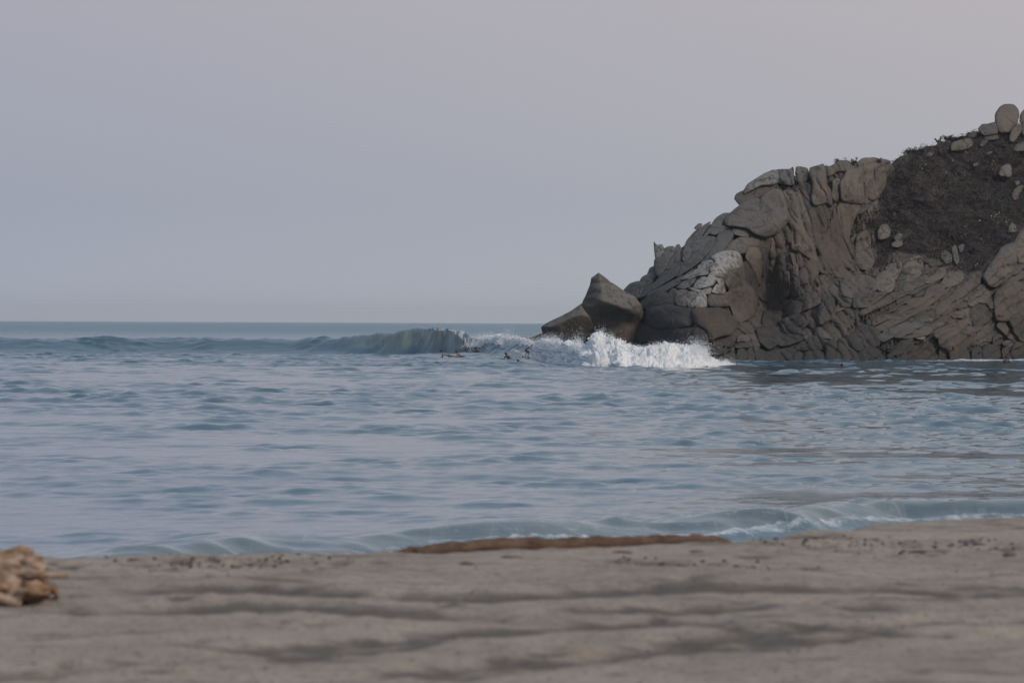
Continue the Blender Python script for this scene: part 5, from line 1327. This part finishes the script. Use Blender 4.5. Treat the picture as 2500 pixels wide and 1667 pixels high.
# ------------------------------------------------------------------ people
def skinned(name, pts, edges, radii, mat, parent, root=0, sub=2):
    me = bpy.data.meshes.new(name)
    me.from_pydata([tuple(p) for p in pts], edges, [])
    me.materials.append(mat)
    o = bpy.data.objects.new(name, me); C.objects.link(o); o.parent = parent
    m = o.modifiers.new('skin', 'SKIN'); m.use_smooth_shade = True
    lay = me.skin_vertices[0].data
    for i, rad in enumerate(radii):
        lay[i].radius = (rad, rad) if not hasattr(rad, '__len__') else rad
        lay[i].use_root = (i == root)
    s = o.modifiers.new('subdivision', 'SUBSURF'); s.levels = sub; s.render_levels = sub
    return o

def figure(loc, J, label, skin, clothes=(), rz=0.0, legs=True, arms=True, group=None):
    """J: joints in metres from loc; one continuous body, hair and clothing as children"""
    o = empty('person', loc, label=label, category='person')
    if group: o['group'] = group
    o.rotation_euler.z = rz
    V = lambda k: np.array(J[k], float)
    names, pts, rad, ed = {}, [], [], []
    def add(nm, p, r, prev=None):
        names[nm] = len(pts); pts.append(np.array(p, float)); rad.append(r)
        if prev is not None: ed.append((names[prev], names[nm]))
    add('pelvis', V('pelvis'), (.135, .105))
    add('waist', V('pelvis') * .5 + V('chest') * .5, (.125, .095), 'pelvis')
    add('chest', V('chest'), (.15, .11), 'waist')
    nk = V('chest') * .15 + V('head') * .85 - (V('head') - V('chest')) * .35
    add('neck', nk, .052, 'chest')
    hd = V('head'); ax = (hd - nk) / np.linalg.norm(hd - nk)
    fwd = V('face') / np.linalg.norm(V('face'))
    add('jaw', nk + ax * .075 + fwd * .025, .068, 'neck')
    add('head', hd, .092, 'jaw')
    add('crown', hd + ax * .07, .070, 'head')
    add('nose', hd + fwd * .105 - ax * .01, .016, 'head')
    if arms:
        for s in 'LR':
            add('sh' + s, V('sh' + s), .062, 'chest')
            add('el' + s, V('el' + s), .042, 'sh' + s)
            add('wr' + s, V('wr' + s), .028, 'el' + s)
            d = V('wr' + s) - V('el' + s); d = d / np.linalg.norm(d)
            sd_ = np.cross(d, [0, 1, .2]); sd_ /= np.linalg.norm(sd_)
            add('palm' + s, V('wr' + s) + d * .06, (.036, .018), 'wr' + s)
            for q, (off, ln) in enumerate([(-.03, .07), (-.01, .085), (.01, .08), (.03, .065)]):
                add('f%d%s' % (q, s), V('wr' + s) + d * (.085 + ln) + sd_ * off * 1.3 + np.array([0, 0, -.015]), .009, 'palm' + s)
            add('thumb' + s, V('wr' + s) + d * .075 + sd_ * .062, .010, 'palm' + s)
    if legs:
        for s in 'LR':
            add('hip' + s, V('pelvis') * .75 + V('kn' + s) * .25, .088, 'pelvis')
            add('kn' + s, V('kn' + s), .058, 'hip' + s)
            add('calf' + s, V('kn' + s) * .6 + V('an' + s) * .4, .055, 'kn' + s)
            add('an' + s, V('an' + s), .036, 'calf' + s)
            add('toe' + s, V('to' + s), (.042, .026), 'an' + s)
    skinned('body', pts, ed, rad, skin, o)
    # hair: a cap over the back and top of the head
    th = np.linspace(0.03, math.pi * .62, 10)[:, None]; ph = np.linspace(0, 2 * math.pi, 20, endpoint=False)[None]
    zx = ax - fwd * .55; zx /= np.linalg.norm(zx)
    xx = np.cross(zx, [0.3, .9, .1]); xx /= np.linalg.norm(xx); yx = np.cross(zx, xx)
    rr = .128 * (1 + .05 * np.sin(ph * 5 + th * 4))
    p = hd + ax * .022 + (np.sin(th) * np.cos(ph) * rr)[..., None] * xx + (np.sin(th) * np.sin(ph) * rr)[..., None] * yx + (np.cos(th) * rr + 0 * ph)[..., None] * zx
    link('hair', fmesh('hair', p, grid_faces(10, 20, True)[:, ::-1]), M['hair'], o)
    for nm, kind, mat in clothes:
        if kind == 'shorts':
            q = [V('pelvis'), V('pelvis') * .72 + V('chest') * .28]; e = [(0, 1)]; rr = [(.15, .12), (.135, .107)]
            for s in 'LR':
                q += [V('pelvis') * .75 + V('kn' + s) * .25, V('pelvis') * .1 + V('kn' + s) * .9]; i = len(q)
                e += [(0, i - 2), (i - 2, i - 1)]; rr += [.108, .086]
        else:
            q = [V('pelvis'), V('pelvis') * .5 + V('chest') * .5, V('chest')]; e = [(0, 1), (1, 2)]; rr = [(.155, .125), (.15, .12), (.185, .145)]
            for s in 'LR':
                q += [V('sh' + s), V('sh' + s) * .35 + V('el' + s) * .65]; i = len(q)
                e += [(2, i - 2), (i - 2, i - 1)]; rr += [.085, .06]
        skinned(nm, q, e, rr, mat, o)
    return o

def surfboard(loc, length, rz, label, tilt=0.0, rock_=.10, roll=0.0, fins=True):
    o = empty('surfboard', loc, label=label, category='surfboard')
    o.rotation_euler = (roll, tilt, rz)
    n, m = 26, 10
    t = np.linspace(0, 1, n)
    w = .27 * np.sin(np.clip(t, 0.0, 1) ** .8 * math.pi) ** .62 * (1 - .10 * t) + .004
    z = rock_ * (np.clip(t - .55, 0, 1) / .45) ** 2 + .03 * (np.clip(.2 - t, 0, 1) / .2) ** 2
    a = np.linspace(0, 2 * math.pi, m, endpoint=False)
    th = .030 * np.sin(t * math.pi) ** .5 + .004
    p = np.stack([((t - .5) * length)[:, None] + 0 * a[None], w[:, None] * np.cos(a)[None], z[:, None] + th[:, None] * np.sin(a)[None]], -1)
    link('deck', fmesh('deck', p, grid_faces(n, m, True)), M['board'], o)
    if fins:
        for dy in (-.10, .10, 0):
            x0 = -.5 * length + (.24 if dy else .10)
            pts = [(x0, dy - .004, -.02), (x0 + .12, dy - .004, -.02), (x0 - .01, dy - .004, -.13), (x0, dy + .004, -.02), (x0 + .12, dy + .004, -.02), (x0 - .01, dy + .004, -.13)]
            me = bpy.data.meshes.new('fin')
            me.from_pydata(pts, [], [(0, 1, 2), (5, 4, 3), (0, 3, 4, 1), (1, 4, 5, 2), (2, 5, 3, 0)])
            link('fin', me, M['fin'], o)
    return o

# surfer riding: feet where the photograph has them, on the wave's shoulder
S = hit(1287, 870)
surfboard(S + Vector((.18, 0, .0)), 1.85, math.radians(-38), 'white surfboard under the standing surfer, nose towards the foam', tilt=math.radians(3), rock_=.14)
figure(S + Vector((0, 0, .045)), dict(
    pelvis=(-.22, .02, .52), chest=(.16, -.02, .80), head=(.44, -.05, .98), face=(.9, -.5, -.25),
    shL=(.26, .19, .84), elL=(.42, .42, .68), wrL=(.60, .50, .56), shR=(.24, -.20, .82), elR=(.43, -.28, .58), wrR=(.60, -.30, .38),
    knL=(.06, .14, .42), anL=(-.24, .12, .06), toL=(-.12, .06, .03), knR=(.22, -.14, .40), anR=(.05, -.12, .06), toR=(.20, -.18, .03)),
    'standing surfer in dark shorts crouched on a board ahead of the foam', M['skin_backlit'], [('shorts', 'shorts', M['shorts'])])

PR = dict(pelvis=(.36, 0, .13), chest=(.02, 0, .33), head=(-.20, 0, .58), face=(-1, 0, .05), shL=(-.02, .19, .36), elL=(-.12, .34, .12), wrL=(-.22, .36, -.06),
          shR=(-.02, -.19, .36), elR=(-.08, -.33, .10), wrR=(-.18, -.34, -.08), knL=(.86, .08, .10), anL=(1.22, .08, .08), toL=(1.36, .08, .04),
          knR=(.86, -.08, .10), anR=(1.22, -.10, .08), toR=(1.36, -.10, .04))
h = hit(1083, 872)
figure(h, PR, 'paddler in a grey shirt lying on a white board', M['skin'], [('shirt', 'shirt', M['grey']), ('shorts', 'shorts', M['shorts'])], rz=.1)
surfboard(h + Vector((.02, 0, .015)), 1.95, math.pi + .1, 'white surfboard under the paddler in the grey shirt', tilt=math.radians(-4), rock_=.16)
h = hit(1119, 871)
figure(h + Vector((0, 0, -.12)), PR, 'bare-backed paddler low in the water behind the grey-shirted one', M['skin_red'], [('shorts', 'shorts', M['shorts'])], rz=-.5)
h = hit(1137, 852)
figure(h + Vector((0, 0, .02)), PR, 'sunburnt bare-backed paddler climbing the wave under the falling lip', M['skin_red'], [('shorts', 'shorts', M['shorts'])], rz=.2)
surfboard(h + Vector((.02, 0, -.03)), 1.9, math.pi + .2, 'white surfboard under the sunburnt paddler below the lip', tilt=math.radians(-5), rock_=.14)
h = hit(1161, 862)
SIT = dict(pelvis=(0, 0, -.12), chest=(0, -.02, .22), head=(0, .03, .52), face=(0, 1, .05), shL=(-.19, 0, .30), elL=(-.27, .10, .08), wrL=(-.24, .25, -.06),
           shR=(.19, 0, .30), elR=(.27, .10, .08), wrR=(.24, .25, -.06), knL=(-.28, .35, -.10), anL=(-.32, .40, -.5), toL=(-.33, .52, -.52),
           knR=(.28, .35, -.10), anR=(.32, .40, -.5), toR=(.33, .52, -.52))
figure(h, SIT, 'bare-backed surfer sitting upright with his back to the beach', M['skin_red'], [('shorts', 'shorts', M['shorts'])])
surfboard(h + Vector((0, .1, -.22)), 1.8, math.pi / 2, 'sunken board under the sitting bare-backed surfer', fins=False)
h = hit(1239, 880)
figure(h + Vector((0, 0, .0)), PR, 'paddler in a black shirt lying on a white board below the rider', M['skin'], [('shirt', 'shirt', M['black']), ('shorts', 'shorts', M['shorts'])], rz=.9)
surfboard(h + Vector((.02, 0, .015)), 1.95, math.pi + .75, 'white surfboard under the paddler in the black shirt', tilt=math.radians(-7), rock_=.18)
h = hit(1265, 884)
FL = dict(pelvis=(.1, .1, -.75), chest=(.03, 0, -.22), head=(0, 0, .08), face=(-1, 0, .1), shL=(.03, .19, -.16), elL=(-.1, .32, -.22), wrL=(-.25, .36, -.25),
          shR=(.03, -.19, -.16), elR=(-.1, -.32, -.22), wrR=(-.25, -.36, -.25), knL=(.2, .1, -1.1), anL=(.35, .1, -1.4), toL=(.4, .1, -1.5),
          knR=(.2, -.1, -1.1), anR=(.35, -.1, -1.4), toR=(.4, -.1, -1.5))
figure(h, FL, 'swimmer with only the head showing between paddler and rider', M['skin_red'])
h = hit(2055, 896, 280, 345)
figure(h + Vector((0, 0, .06)), FL, 'lone swimmer with dark hair in the flat water before the headland', M['skin'])
h = hit(2457, 888, 280, 362)
figure(h, SIT, 'person in black sitting upright in the wash at the foot of the rocks', M['skin'], [('shirt', 'shirt', M['black']), ('shorts', 'shorts', M['shorts'])])

# ------------------------------------------------------------------ sea haze
hz = NT('sea_haze')
vol = hz.n('VolumePrincipled', {'Color': (0.97, 0.985, 1.0), 'Density': 0.00008, 'Anisotropy': 0.2})
hz.t.links.new(vol.outputs[0], hz.out.inputs['Volume'])
x0, x1, y0, y1, z0, z1 = -2600, 2600, -40, 9200, -3.6, 36
hv = [(a, b, c) for c in (z0, z1) for b in (y0, y1) for a in (x0, x1)]
hf = [(0, 2, 3, 1), (4, 5, 7, 6), (0, 1, 5, 4), (2, 6, 7, 3), (0, 4, 6, 2), (1, 3, 7, 5)]
hme = bpy.data.meshes.new('haze'); hme.from_pydata(hv, [], hf)
link('haze', hme, hz.m, kind='stuff', label='thin pale sea haze filling the air')
